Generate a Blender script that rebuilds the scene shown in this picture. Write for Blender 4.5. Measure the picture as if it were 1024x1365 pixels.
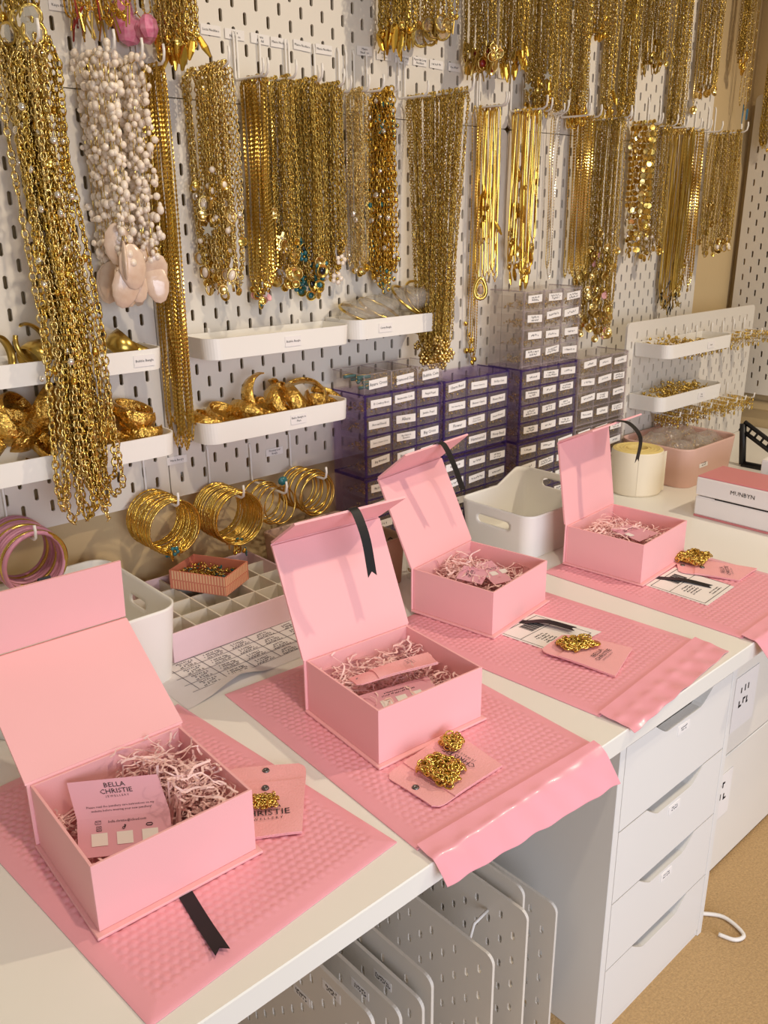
import bpy, math, random
import numpy as np
from mathutils import Matrix, Vector
random.seed(7); RNG = np.random.default_rng(11)
for o in list(bpy.data.objects): bpy.data.objects.remove(o)
S = bpy.context.scene
C = S.collection
PI = math.pi
# ---------------------------------------------------------------- camera
CAM_R = np.array([[0.73979587, -0.67277941, -0.00836331],
                  [-0.22243275, -0.23282065, -0.94674084],
                  [0.63500059, 0.70225523, -0.32188793]])      # rows: right, down, forward
CAM_P = np.array([-0.503227, -1.145596, 1.062486]); FPX = 1141.17
cam_d = bpy.data.cameras.new('camera'); cam = bpy.data.objects.new('camera', cam_d); C.objects.link(cam)
cam_d.sensor_fit = 'VERTICAL'; cam_d.sensor_height = 36.0; cam_d.lens = FPX / 1365 * 36.0
cam_d.clip_start = 0.02; cam_d.clip_end = 50
mw = Matrix.Identity(4)
for i in range(3):
    mw[i][0] = CAM_R[0][i]; mw[i][1] = -CAM_R[1][i]; mw[i][2] = -CAM_R[2][i]; mw[i][3] = CAM_P[i]
cam.matrix_world = mw
S.camera = cam
# ---------------------------------------------------------------- light and exposure
S.view_settings.view_transform = 'Standard'
S.view_settings.look = 'None'
S.view_settings.gamma = 1.0
S.view_settings.use_curve_mapping = False
S.view_settings.exposure = 0.12
w = bpy.data.worlds.new('world'); S.world = w; w.use_nodes = True
w.node_tree.nodes['Background'].inputs[0].default_value = (1.0, 0.88, 0.74, 1)
w.node_tree.nodes['Background'].inputs[1].default_value = 0.24
def lamp(name, kind, loc, energy, color, size, target=None, spot=None):
    l = bpy.data.lights.new(name, kind); o = bpy.data.objects.new(name, l); C.objects.link(o)
    o.location = loc; l.energy = energy; l.color = color
    if kind == 'AREA': l.shape = 'RECTANGLE'; l.size, l.size_y = size
    else: l.shadow_soft_size = size
    if kind == 'SPOT': l.spot_size = spot; l.spot_blend = 0.6
    if target is not None:
        o.rotation_euler = (Vector(target) - Vector(loc)).to_track_quat('-Z', 'Y').to_euler()
    return o
WARM = (1.0, 0.83, 0.62)
lamp('downlight', 'SPOT', (1.25, -1.25, 2.05), 46, WARM, 0.028, (0.55, -0.35, 0.6), 2.3)
lamp('downlight', 'SPOT', (-0.10, -1.10, 2.05), 26, WARM, 0.028, (-0.02, -0.50, 0.5), 1.6)
lamp('downlight', 'SPOT', (-0.85, -0.8, 2.05), 2, WARM, 0.03, (0.1, -0.3, 0.6), 2.2)
wd = lamp('window_daylight', 'AREA', (-0.25, -2.6, 0.80), 8, (0.80, 0.85, 1.0), (1.6, 1.2), (0.35, -0.7, 0.28)); wd.data.spread = math.radians(75)
S.cycles.transparent_max_bounces = 32
# ---------------------------------------------------------------- geometry helpers
def ray(x, y): return CAM_R.T @ np.array([(x - 512) / FPX, (y - 682.5) / FPX, 1.0])
def atY(x, y, Y): d = ray(x, y); return CAM_P + d * ((Y - CAM_P[1]) / d[1])
def atX(x, y, X): d = ray(x, y); return CAM_P + d * ((X - CAM_P[0]) / d[0])
def atZ(x, y, Z): d = ray(x, y); return CAM_P + d * ((Z - CAM_P[2]) / d[2])
def proj(P):
    c = (np.asarray(P, float) - CAM_P) @ CAM_R.T
    return np.stack([FPX * c[..., 0] / c[..., 2] + 512, FPX * c[..., 1] / c[..., 2] + 682.5], -1)
def zline(py, X, Y):                     # height on the plumb line through (X, Y) seen at image row py
    zs = np.linspace(-0.1, 2.2, 1151); q = proj(np.stack([np.full_like(zs, X), np.full_like(zs, Y), zs], -1))
    return float(zs[np.abs(q[:, 1] - py).argmin()])
def nrm(v): v = np.asarray(v, float); return v / (np.linalg.norm(v) + 1e-12)

class MB:                                # collects shapes, builds ONE mesh object
    def __init__(s): s.v = []; s.f = []; s.m = []; s.n = 0; s.sm = []
    def add(s, v, f, m=0, smooth=False):
        v = np.asarray(v, float).reshape(-1, 3)
        if isinstance(f, np.ndarray): s.f.append(f.astype(np.int64) + s.n); k = len(f)
        else:
            by = {}
            for q in f: by.setdefault(len(q), []).append(q)
            k = 0
            for L in by.values(): s.f.append(np.array(L, np.int64) + s.n); s.m.append(np.full(len(L), m)); s.sm.append(np.full(len(L), smooth))
            s.v.append(v); s.n += len(v); return s
        s.m.append(np.full(k, m)); s.sm.append(np.full(k, smooth))
        s.v.append(v); s.n += len(v); return s
    def box(s, x0, x1, y0, y1, z0, z1, m=0, b=0.0):
        if b > 0:
            return s.rbox(x0, x1, y0, y1, z0, z1, b, m)
        v = [(x, y, z) for z in (z0, z1) for y in (y0, y1) for x in (x0, x1)]
        return s.add(v, [(0, 2, 3, 1), (4, 5, 7, 6), (0, 1, 5, 4), (1, 3, 7, 5), (3, 2, 6, 7), (2, 0, 4, 6)], m)
    def rbox(s, x0, x1, y0, y1, z0, z1, b, m=0):      # chamfered box
        out = []; idx = {}
        X = (x0, x1); Y = (y0, y1); Z = (z0, z1); sg = (1, -1)
        for i in (0, 1):
            for j in (0, 1):
                for k in (0, 1):
                    for a in range(3):
                        p = [X[i] + b * sg[i], Y[j] + b * sg[j], Z[k] + b * sg[k]]
                        p[a] = (X[i], Y[j], Z[k])[a]
                        idx[i, j, k, a] = len(out); out.append(p)
        F = []
        for a in range(3):
            o = [t for t in range(3) if t != a]
            for e in (0, 1):
                def K(u, w_):
                    c = [0, 0, 0]; c[a] = e; c[o[0]] = u; c[o[1]] = w_; return idx[c[0], c[1], c[2], a]
                q = [K(0, 0), K(1, 0), K(1, 1), K(0, 1)]; F.append(q)
        for a in range(3):                               # edges along axis a
            o = [t for t in range(3) if t != a]
            for u in (0, 1):
                for w_ in (0, 1):
                    def K(e, ax):
                        c = [0, 0, 0]; c[a] = e; c[o[0]] = u; c[o[1]] = w_; return idx[c[0], c[1], c[2], ax]
                    F.append([K(0, o[0]), K(1, o[0]), K(1, o[1]), K(0, o[1])])
        for i in (0, 1):
            for j in (0, 1):
                for k in (0, 1): F.append([idx[i, j, k, 0], idx[i, j, k, 1], idx[i, j, k, 2]])
        return s.add(out, F, m)
    def obox(s, o, u, v, w_, m=0):                     # slab from corner o along three vectors
        o, u, v, w_ = (np.asarray(t, float) for t in (o, u, v, w_))
        P = [o + i * u + j * v + k * w_ for k in (0, 1) for j in (0, 1) for i in (0, 1)]
        return s.add(P, [(0, 2, 3, 1), (4, 5, 7, 6), (0, 1, 5, 4), (1, 3, 7, 5), (3, 2, 6, 7), (2, 0, 4, 6)], m)
    def tube(s, pts, r, n=6, m=0, closed=False, caps=True):
        P = np.asarray(pts, float); N = len(P)
        if closed: T = np.roll(P, -1, 0) - np.roll(P, 1, 0)
        else: T = np.gradient(P, axis=0)
        T /= np.linalg.norm(T, axis=1)[:, None] + 1e-12
        a = np.array([0, 0, 1.0]) if abs(T[0][2]) < 0.9 else np.array([1.0, 0, 0])
        nn = nrm(np.cross(T[0], a)); R = np.broadcast_to(np.asarray(r, float), (N,)); V = []
        for i in range(N):
            nn = nrm(nn - T[i] * (nn @ T[i])); b = np.cross(T[i], nn)
            t = np.arange(n) * 2 * PI / n
            V.append(P[i] + R[i] * (np.cos(t)[:, None] * nn + np.sin(t)[:, None] * b))
        F = []
        for i in range(N if closed else N - 1):
            j = (i + 1) % N
            for k in range(n): F.append((i * n + k, i * n + (k + 1) % n, j * n + (k + 1) % n, j * n + k))
        if not closed and caps: F += [tuple(range(n))[::-1], tuple((N - 1) * n + k for k in range(n))]
        return s.add(np.concatenate(V), F, m, True)
    def lathe(s, prof, n=24, m=0, o=(0, 0, 0), ax=None, smooth=True, sx=1, sy=1):  # profile (r, z), closed where r = 0
        P = np.asarray(prof, float); t = np.arange(n) * 2 * PI / n
        V = np.stack([P[:, 0, None] * np.cos(t) * sx, P[:, 0, None] * np.sin(t) * sy, np.repeat(P[:, 1, None], n, 1)], -1).reshape(-1, 3)
        if ax is not None:
            z = nrm(ax); x = nrm(np.cross([0, 0.31, 0.95] if abs(z[0]) > .5 else [1, 0.2, 0], z)); y = np.cross(z, x)
            V = V @ np.stack([x, y, z])
        V = V + np.asarray(o, float)
        F = [(i * n + k, i * n + (k + 1) % n, (i + 1) * n + (k + 1) % n, (i + 1) * n + k) for i in range(len(P) - 1) for k in range(n)]
        return s.add(V, F, m, smooth)
    def ball(s, c, r, m=0, nu=7, nv=5, sc=(1, 1, 1)):
        c = np.asarray(c, float); V = [c + np.array([0, 0, r * sc[2]])]
        for i in range(1, nv):
            a = PI * i / nv
            for k in range(nu):
                b = 2 * PI * k / nu; V.append(c + r * np.array([math.sin(a) * math.cos(b) * sc[0], math.sin(a) * math.sin(b) * sc[1], math.cos(a) * sc[2]]))
        V.append(c - np.array([0, 0, r * sc[2]])); L = len(V) - 1
        F = [(0, 1 + k, 1 + (k + 1) % nu) for k in range(nu)]
        for i in range(nv - 2):
            for k in range(nu): F.append((1 + i * nu + k, 1 + (i + 1) * nu + k, 1 + (i + 1) * nu + (k + 1) % nu, 1 + i * nu + (k + 1) % nu))
        F += [(L, L - nu + (k + 1) % nu, L - nu + k) for k in range(nu)]
        return s.add(V, F, m, True)
    def prism(s, poly, h, o=(0, 0, 0), ex=(1, 0, 0), ey=(0, 1, 0), m=0):          # polygon in (ex, ey) pushed along ex x ey by h
        ex, ey, o = (np.asarray(t, float) for t in (ex, ey, o)); ez = nrm(np.cross(ex, ey)); n = len(poly)
        A = [o + p[0] * ex + p[1] * ey for p in poly]; B_ = [a + ez * h for a in A]
        F = [tuple(range(n))[::-1], tuple(range(n, 2 * n))] + [(i, (i + 1) % n, n + (i + 1) % n, n + i) for i in range(n)]
        return s.add(A + B_, F, m)
    def text(s, body, size, o, ex, ey, m=1, align='CENTER', lift=0.0004, sx=1.0):
        v, f = text_geo(body, align)
        if not len(v): return s
        ex, ey, o = (np.asarray(t, float) for t in (ex, ey, o)); ez = nrm(np.cross(ex, ey))
        P = o + ez * lift + v[:, :1] * size * sx * ex + v[:, 1:2] * size * ey
        return s.add(P, f, m)
    def mesh(s, name, mats):
        me = bpy.data.meshes.new(name)
        V = np.concatenate(s.v) if s.v else np.zeros((0, 3))
        me.vertices.add(len(V)); me.vertices.foreach_set('co', V.astype(np.float32).ravel())
        tot = np.concatenate([np.full(len(f), f.shape[1]) for f in s.f]); lo = np.concatenate([f.ravel() for f in s.f])
        me.loops.add(len(lo)); me.loops.foreach_set('vertex_index', lo.astype(np.int32))
        st = np.concatenate([[0], np.cumsum(tot)[:-1]])
        me.polygons.add(len(tot)); me.polygons.foreach_set('loop_start', st.astype(np.int32))
        me.polygons.foreach_set('loop_total', tot.astype(np.int32))
        for mt in (mats if isinstance(mats, (list, tuple)) else [mats]): me.materials.append(mt)
        me.polygons.foreach_set('material_index', np.concatenate(s.m).astype(np.int32))
        me.polygons.foreach_set('use_smooth', np.concatenate(s.sm).astype(bool))
        me.update(calc_edges=True); return me
    def build(s, name, mats, parent=None, loc=None, kind=None, label=None):
        if loc is not None: s.v = [v - np.asarray(loc, float) for v in s.v]
        return link(name, s.mesh(name, mats), parent, loc, kind, label)
def link(name, me, parent=None, loc=None, kind=None, label=None):
    o = bpy.data.objects.new(name, me); C.objects.link(o)
    if loc is not None: o.location = loc
    if parent is not None: o.parent = parent
    if kind: o['kind'] = kind
    if label: o['label'] = label
    return o
_tg = {}
def text_geo(body, align='CENTER'):
    if (body, align) in _tg: return _tg[body, align]
    c = bpy.data.curves.new('lettering', 'FONT'); c.body = body; c.size = 1; c.align_x = align; c.align_y = 'CENTER'; c.resolution_u = 1
    o = bpy.data.objects.new('lettering', c); C.objects.link(o)
    me = o.to_mesh(); v = np.zeros(len(me.vertices) * 3); me.vertices.foreach_get('co', v)
    f = [tuple(p.vertices) for p in me.polygons]
    o.to_mesh_clear(); bpy.data.objects.remove(o); bpy.data.curves.remove(c)
    _tg[body, align] = (v.reshape(-1, 3), f); return _tg[body, align]
def scrib(b, o, ex, ey, w_, h, lines, pitch, m=1):       # unreadable small print: rows of short strokes
    ex, ey, o = (np.asarray(t, float) for t in (ex, ey, o)); ez = nrm(np.cross(ex, ey)); rr = random.Random(int(abs(o[0] * 7919 + o[2] * 104729) * 1000))
    for i in range(lines):
        W = w_ * rr.uniform(0.55, 1.0); x = -W / 2; yy = (lines - 1) / 2 * pitch - i * pitch
        while x < W / 2:
            k = h * rr.uniform(0.35, 0.8); t = h * 0.28
            y0 = yy + rr.choice((0, 0, h * 0.3)) - h / 2
            b.obox(o + ex * x + ey * y0, ex * t, ey * h * rr.uniform(0.6, 1), ez * 0.0002, m)
            if rr.random() < 0.6: b.obox(o + ex * x + ey * (y0 + rr.choice((0, h * 0.5))), ex * k, ey * t, ez * 0.0002, m)
            x += k + h * (0.25 if rr.random() < 0.8 else 0.7)
    return b
def tag(o, label, cat, group=None, kind=None):
    o['label'] = label; o['category'] = cat
    if group: o['group'] = group
    if kind: o['kind'] = kind
    return o
def thing(name, label, cat, loc=(0, 0, 0), rotz=0, group=None):
    o = bpy.data.objects.new(name, None); C.objects.link(o); o.empty_display_size = 0.02
    o.location = loc; o.rotation_euler = (0, 0, rotz); return tag(o, label, cat, group)
def struct(o): o['kind'] = 'structure'; return o
def copy_tree(o, parent=None):
    c = o.copy(); C.objects.link(c); c.parent = parent
    for ch in list(o.children): copy_tree(ch, c)
    return c
# ---------------------------------------------------------------- materials
def lin(c):
    return tuple(((x / 255) / 12.92 if x / 255 <= 0.04045 else ((x / 255 + 0.055) / 1.055) ** 2.4) for x in c) + (1,)
MT = {}
def mat(name, rgb, rough=0.5, metal=0.0, var=0.06, scale=30, bump=0.0, bscale=200, bdist=0.002, spec=0.5, alpha=None, trans=None, sheen=0, rgb2=None, coat=0):
    m = bpy.data.materials.new(name); m.use_nodes = True; nt = m.node_tree; b = nt.nodes['Principled BSDF']
    b.inputs['Roughness'].default_value = rough; b.inputs['Metallic'].default_value = metal
    b.inputs['Specular IOR Level'].default_value = spec; b.inputs['Coat Weight'].default_value = coat
    tc = nt.nodes.new('ShaderNodeTexCoord'); nz = nt.nodes.new('ShaderNodeTexNoise'); nz.inputs['Scale'].default_value = scale
    nz.inputs['Detail'].default_value = 3
    nt.links.new(tc.outputs['Object'], nz.inputs['Vector'])
    mx = nt.nodes.new('ShaderNodeMix'); mx.data_type = 'RGBA'
    c = np.array(lin(rgb)); c2 = np.array(lin(rgb2)) if rgb2 else c * (1 - 2 * var)
    c2[3] = 1; ca = c * (1 + var) if not rgb2 else c; ca[3] = 1
    mx.inputs['A'].default_value = np.clip(c2, 0, 1); mx.inputs['B'].default_value = np.clip(ca, 0, 1)
    nt.links.new(nz.outputs['Fac'], mx.inputs['Factor']); nt.links.new(mx.outputs['Result'], b.inputs['Base Color'])
    if bump:
        n2 = nt.nodes.new('ShaderNodeTexNoise'); n2.inputs['Scale'].default_value = bscale; n2.inputs['Detail'].default_value = 4
        bp = nt.nodes.new('ShaderNodeBump'); bp.inputs['Strength'].default_value = bump; bp.inputs['Distance'].default_value = bdist
        nt.links.new(tc.outputs['Object'], n2.inputs['Vector']); nt.links.new(n2.outputs['Fac'], bp.inputs['Height']); nt.links.new(bp.outputs['Normal'], b.inputs['Normal'])
    if alpha is not None: b.inputs['Alpha'].default_value = alpha
    if trans is not None:                                # clear plastic: tinted transparency with a glossy skin
        out = nt.nodes['Material Output']; tr = nt.nodes.new('ShaderNodeBsdfTransparent'); tr.inputs[0].default_value = lin(trans[0])
        ms = nt.nodes.new('ShaderNodeMixShader'); ms.inputs[0].default_value = trans[1]
        nt.links.new(tr.outputs[0], ms.inputs[1]); nt.links.new(b.outputs[0], ms.inputs[2]); nt.links.new(ms.outputs[0], out.inputs[0])
    MT[name] = m; return m
mat('wall_tan', (206, 182, 138), 0.75, var=0.04, scale=4, bump=0.15, bscale=120)
mat('carpet', (198, 164, 116), 0.95, var=0.22, scale=260, bump=0.9, bscale=420)
mat('laminate', (238, 236, 228), 0.32, var=0.02, scale=3)
mat('cabinet', (232, 231, 227), 0.38, var=0.015, scale=4)
mat('board', (228, 222, 211), 0.42, var=0.02, scale=6)
mat('tray_white', (243, 240, 233), 0.4, var=0.015, scale=8)
mat('bin_white', (240, 238, 230), 0.42, var=0.02, scale=8)
mat('wire_white', (240, 236, 230), 0.35, var=0.02)
mat('pink_card', (246, 184, 186), 0.55, var=0.015, scale=14, bump=0.05, bscale=600)
mat('pink_card_inside', (244, 180, 176), 0.6, var=0.015, scale=14)
mat('mailer_pink', (242, 168, 180), 0.30, var=0.03, scale=18, bump=0.12, bscale=70, coat=0.25)
mat('pouch_pink', (244, 178, 180), 0.62, var=0.03, scale=60, bump=0.3, bscale=500)
mat('shred_pink', (255, 214, 210), 0.7, var=0.06, scale=40)
mat('card_pink', (226, 168, 184), 0.6, var=0.02)
mat('ribbon_black', (14, 13, 15), 0.55, var=0.2, scale=200, sheen=1)
mat('ink', (38, 34, 38), 0.7, var=0.05)
mat('ink_grey', (128, 124, 130), 0.7, var=0.05)
mat('paper', (240, 236, 232), 0.75, var=0.015)
mat('paper_grey', (226, 222, 220), 0.8, var=0.03)
mat('gold', (228, 196, 104), 0.24, 1.0, var=0.12, scale=120)
mat('gold_pale', (242, 214, 140), 0.24, 1.0, var=0.12, scale=120)
mat('gold_deep', (234, 190, 82), 0.22, 1.0, var=0.14, scale=90)
mat('gold_old', (208, 176, 92), 0.28, 1.0, var=0.16, scale=90)
mat('gold_hammer', (236, 192, 96), 0.13, 1.0, var=0.1, scale=60, bump=1.0, bscale=150, bdist=0.005)
mat('silver', (224, 216, 204), 0.22, 1.0, var=0.08)
mat('pearl', (244, 230, 212), 0.16, var=0.05, scale=90, coat=0.9)
mat('shell', (244, 226, 206), 0.25, var=0.12, scale=60, coat=0.7, rgb2=(206, 168, 140), bump=0.4, bscale=90)
mat('crystal', (240, 232, 216), 0.08, 0.75, var=0.05, scale=150, coat=1)
mat('teal', (36, 112, 118), 0.25, var=0.2, scale=120, coat=0.5)
mat('blue', (70, 130, 170), 0.3, var=0.2, scale=120)
mat('red', (150, 34, 30), 0.3, var=0.2, scale=120)
mat('pink_gem', (206, 52, 120), 0.15, var=0.4, scale=160, coat=0.8, rgb2=(240, 180, 200))
mat('black_stone', (22, 22, 30), 0.15, var=0.2)
mat('purple_plastic', (132, 116, 158), 0.16, var=0.02, trans=((246, 243, 250), 0.07))
mat('purple_edge', (84, 62, 136), 0.16, var=0.04, trans=((208, 196, 230), 0.40))
mat('clear_plastic', (214, 206, 204), 0.12, var=0.02, trans=((250, 249, 248), 0.07))
mat('clear_edge', (206, 196, 198), 0.14, var=0.02, trans=((240, 236, 238), 0.32))
mat('bag_plastic', (232, 228, 220), 0.14, var=0.02, bump=0.8, bscale=60, trans=((248, 246, 242), 0.22))
mat('black_plastic', (24, 24, 26), 0.45, var=0.1)
mat('bin_blush', (226, 186, 172), 0.45, var=0.02)
mat('bin_brown', (186, 152, 128), 0.5, var=0.06)
mat('organizer_pink', (232, 202, 208), 0.6, var=0.03, scale=50)
mat('felt_cream', (222, 214, 198), 0.85, var=0.04)
mat('coral', (222, 138, 112), 0.6, var=0.05)
mat('coral_pale', (244, 202, 158), 0.6, var=0.05)
mat('printer_white', (238, 234, 232), 0.4, var=0.01)
mat('printer_pink', (214, 132, 134), 0.4, var=0.02)
mat('roll_paper', (238, 226, 200), 0.6, var=0.02)
mat('roll_core', (232, 208, 130), 0.6, var=0.08, scale=70)
mat('snap', (120, 118, 118), 0.3, 0.9, var=0.1)
mat('bangle_pink', (214, 148, 172), 0.35, var=0.08, scale=80)
mat('dark_gap', (60, 50, 44), 0.8)
# ================================================================ the setting
DZ = 0.505                                              # desk top height
XR = 1.86                                               # right wall
o = MB().box(-2.2, XR + 0.1, 0.022, 0.12, 0, 2.4).build('wall_back', MT['wall_tan']); struct(o)
o = MB().box(XR, XR + 0.1, -2.6, 0.022, 0, 2.4).build('wall_right', MT['wall_tan']); struct(o)
o = MB().box(-2.2, XR, -2.9, 0.022, -0.05, 0).build('floor', MT['carpet']); struct(o)
o = MB().box(XR - 0.012, XR, -2.6, 0.022, 0.555, 0.58, b=0.003).build('trim_1', MT['wall_tan']); struct(o)

# ---------------------------------------------------------------- pegboards with real slots
def cell(hw, hh, sw, sh):                               # one rectangle hw x hh (half sizes) with a stadium hole
    t = np.linspace(0, 2 * PI, 13)[:-1] + PI / 12
    hole = []
    for a in t:
        c, s_ = math.cos(a), math.sin(a)
        hole.append((sw * c, (sh - sw) * (1 if s_ > 0 else -1) + sw * s_))
    outer = []
    for a in t:
        c, s_ = math.cos(a), math.sin(a); k = 1 / max(abs(c), abs(s_)); outer.append((hw * c * k, hh * s_ * k))
    corner = {0: (hw, hh)}
    return hole, outer
def pegboard_mesh(name, W, H, T, px=0.04, pz=0.02, sw=0.0029, sh=0.0084, rc=0.012, border=0.0, off=0):
    """board in the x-z plane, x 0..W, z 0..H, front face at y = -T"""
    hole, outer = cell(px / 2, pz / 2, sw, sh); n = len(hole)
    nr = int(round(H / pz)); V = []; F = []; k = 0
    hv = np.array(hole); ov = np.array(outer)
    # outer ring must contain the exact corners: snap the four nearest points
    for cx in (1, -1):
        for cz in (1, -1):
            c = np.array([cx * px / 2, cz * pz / 2]); ov[np.argmin(((ov - c) ** 2).sum(1))] = c
    def put(cx, cz, full=True):
        nonlocal k
        for yy in (-T, 0.0):
            V.extend([(cx + p[0], yy, cz + p[1]) for p in hv]); V.extend([(cx + p[0], yy, cz + p[1]) for p in ov])
        for i in range(n):
            j = (i + 1) % n
            F.append((k + i, k + j, k + n + j, k + n + i)); F.append((k + 2 * n + j, k + 2 * n + i, k + 3 * n + i, k + 3 * n + j))
            F.append((k + j, k + i, k + 2 * n + i, k + 2 * n + j))
        k += 4 * n
    def flat(x0, x1, z0, z1):
        nonlocal k
        V.extend([(x0, -T, z0), (x1, -T, z0), (x1, -T, z1), (x0, -T, z1), (x0, 0, z0), (x1, 0, z0), (x1, 0, z1), (x0, 0, z1)])
        F.extend([(k, k + 1, k + 2, k + 3), (k + 7, k + 6, k + 5, k + 4)]); k += 8
    nc = int(round(W / px))
    for r in range(nr):
        cz = (r + 0.5) * pz
        if r == 0 or r == nr - 1:
            flat(rc if True else 0, W - rc, r * pz, (r + 1) * pz)
            zc = rc if r == 0 else H - rc
            for sx, xc, xe in ((-1, rc, 0), (1, W - rc, W)):           # rounded corner pieces
                arc = [(xc + sx * rc * math.sin(a), zc + (-1 if r == 0 else 1) * rc * math.cos(a)) for a in np.linspace(0, PI / 2, 6)]
                arc += [(xe, (r + 1) * pz if r == 0 else r * pz), (xc, (r + 1) * pz if r == 0 else r * pz)]
                m_ = len(arc)
                V.extend([(p[0], -T, p[1]) for p in arc]); V.extend([(p[0], 0, p[1]) for p in arc])
                F.append(tuple(range(k, k + m_))); F.append(tuple(range(k + 2 * m_ - 1, k + m_ - 1, -1)))
                for i in range(5): F.append((k + i, k + i + 1, k + m_ + i + 1, k + m_ + i))
                k += 2 * m_
            continue
        if (r + off) % 2 == 0:
            for c in range(nc): put((c + 0.5) * px, cz)
        else:
            flat(0, px / 2, r * pz, (r + 1) * pz); flat(W - px / 2, W, r * pz, (r + 1) * pz)
            for c in range(nc - 1): put((c + 1) * px, cz)
    # rim
    V.extend([(0, -T, rc), (0, 0, rc), (0, 0, H - rc), (0, -T, H - rc), (W, -T, rc), (W, 0, rc), (W, 0, H - rc), (W, -T, H - rc),
              (rc, -T, 0), (W - rc, -T, 0), (W - rc, 0, 0), (rc, 0, 0), (rc, -T, H), (W - rc, -T, H), (W - rc, 0, H), (rc, 0, H)])
    F.extend([(k, k + 1, k + 2, k + 3), (k + 4, k + 7, k + 6, k + 5), (k + 8, k + 9, k + 10, k + 11), (k + 12, k + 15, k + 14, k + 13)])
    b = MB(); b.add(V, F); return b.mesh(name, MT['board'])
BZ = 0.664                                              # lower edge of the lower boards
me76 = pegboard_mesh('pegboard', 0.76, 0.56, 0.004, off=1)
PB = {}
ME_SP = MB().lathe([(0.006, 0), (0.006, 0.021), (0, 0.021)], 10, 0, (0, 0, 0), (0, 1, 0)).mesh('spacer', MT['wire_white'])
for key, x0, z0, lab in (('ll', -0.668, BZ, 'white slotted pegboard at lower left behind the pearl strands'),
                         ('lm', 0.092, BZ, 'white slotted pegboard at lower middle behind the shallow trays'),
                         ('lr', 0.852, BZ, 'white slotted pegboard at lower right behind the coin necklaces'),
                         ('ul', -0.668, BZ + 0.56, 'white slotted pegboard in the upper row at far left'),
                         ('um', 0.092, BZ + 0.56, 'white slotted pegboard in the upper row with paper name strips'),
                         ('ur', 0.852, BZ + 0.56, 'white slotted pegboard in the upper row at right')):
    t = thing('pegboard', lab, 'pegboard', (x0 + 0.001, 0, z0), 0, 'white pegboards on the back wall'); PB[key] = t
    p = link('panel', me76, t); p.scale = (0.9975, 1, 0.9975)
    for fx in (0.03, 0.73):
        for fz in (0.03, 0.53): link('spacer', ME_SP, t, (fx, 0, fz))
    if key in ('ll', 'lm'):                             # round white fixing screws under the board's lower row
        for fx, fz in (((0.02, 0.036), ) if key == 'lm' else ((0.722, 0.036),)):
            MB().lathe([(0, -0.009), (0.006, -0.009), (0.0068, -0.007), (0.0068, -0.005)], 14, 0, (fx, 0, fz), (0, -1, 0)).build('fixing_screw', MT['wire_white'], t)
# right wall board, facing left
me36 = pegboard_mesh('pegboard', 0.36, 0.76, 0.005, off=1)
t = thing('pegboard', 'white slotted pegboard on the right-hand wall', 'pegboard', (XR - 0.018, 0.002, 0.60), -PI / 2)
link('panel', me36, t)
PB['rw'] = t
# small board standing on the desk at the right
me_s = pegboard_mesh('pegboard', 0.60, 0.34, 0.005, off=0)
t = thing('pegboard', 'small white pegboard standing on desk at far right with two trays', 'pegboard', (1.175, -0.088, DZ + 0.001), 0)
link('panel', me_s, t); PB['sb'] = t

# ---------------------------------------------------------------- desk
o = MB().box(-1.1, XR - 0.004, -0.70, 0.012, DZ - 0.026, DZ, b=0.0012).build('desk_top', MT['laminate'])
tag(o, 'long white laminate desk top under the pink boxes', 'desk top')
t = thing('drawer_unit', 'white drawer unit under the desk with scooped drawer handles', 'drawer unit', (0.428, -0.40, 0))
ux0, ux1, uyf, uyb, uzt = -0.145, 0.145, -0.29, 0.30, DZ - 0.0268
m = MB()
m.box(ux0, ux0 + 0.012, uyf, uyb, 0, uzt, b=0.0008); m.box(ux1 - 0.012, ux1, uyf, uyb, 0, uzt, b=0.0008)
m.box(ux0 + 0.012, ux1 - 0.012, uyb - 0.008, uyb, 0, uzt); m.box(ux0 + 0.012, ux1 - 0.012, uyf + 0.018, uyb - 0.008, uzt - 0.008, uzt)
m.box(ux0 + 0.012, ux1 - 0.012, uyf + 0.003, uyb - 0.008, 0, 0.014)
m.build('carcass', MT['cabinet'], t)
zz = [0.0155, 0.121, 0.232, 0.344, uzt - 0.010]
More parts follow.
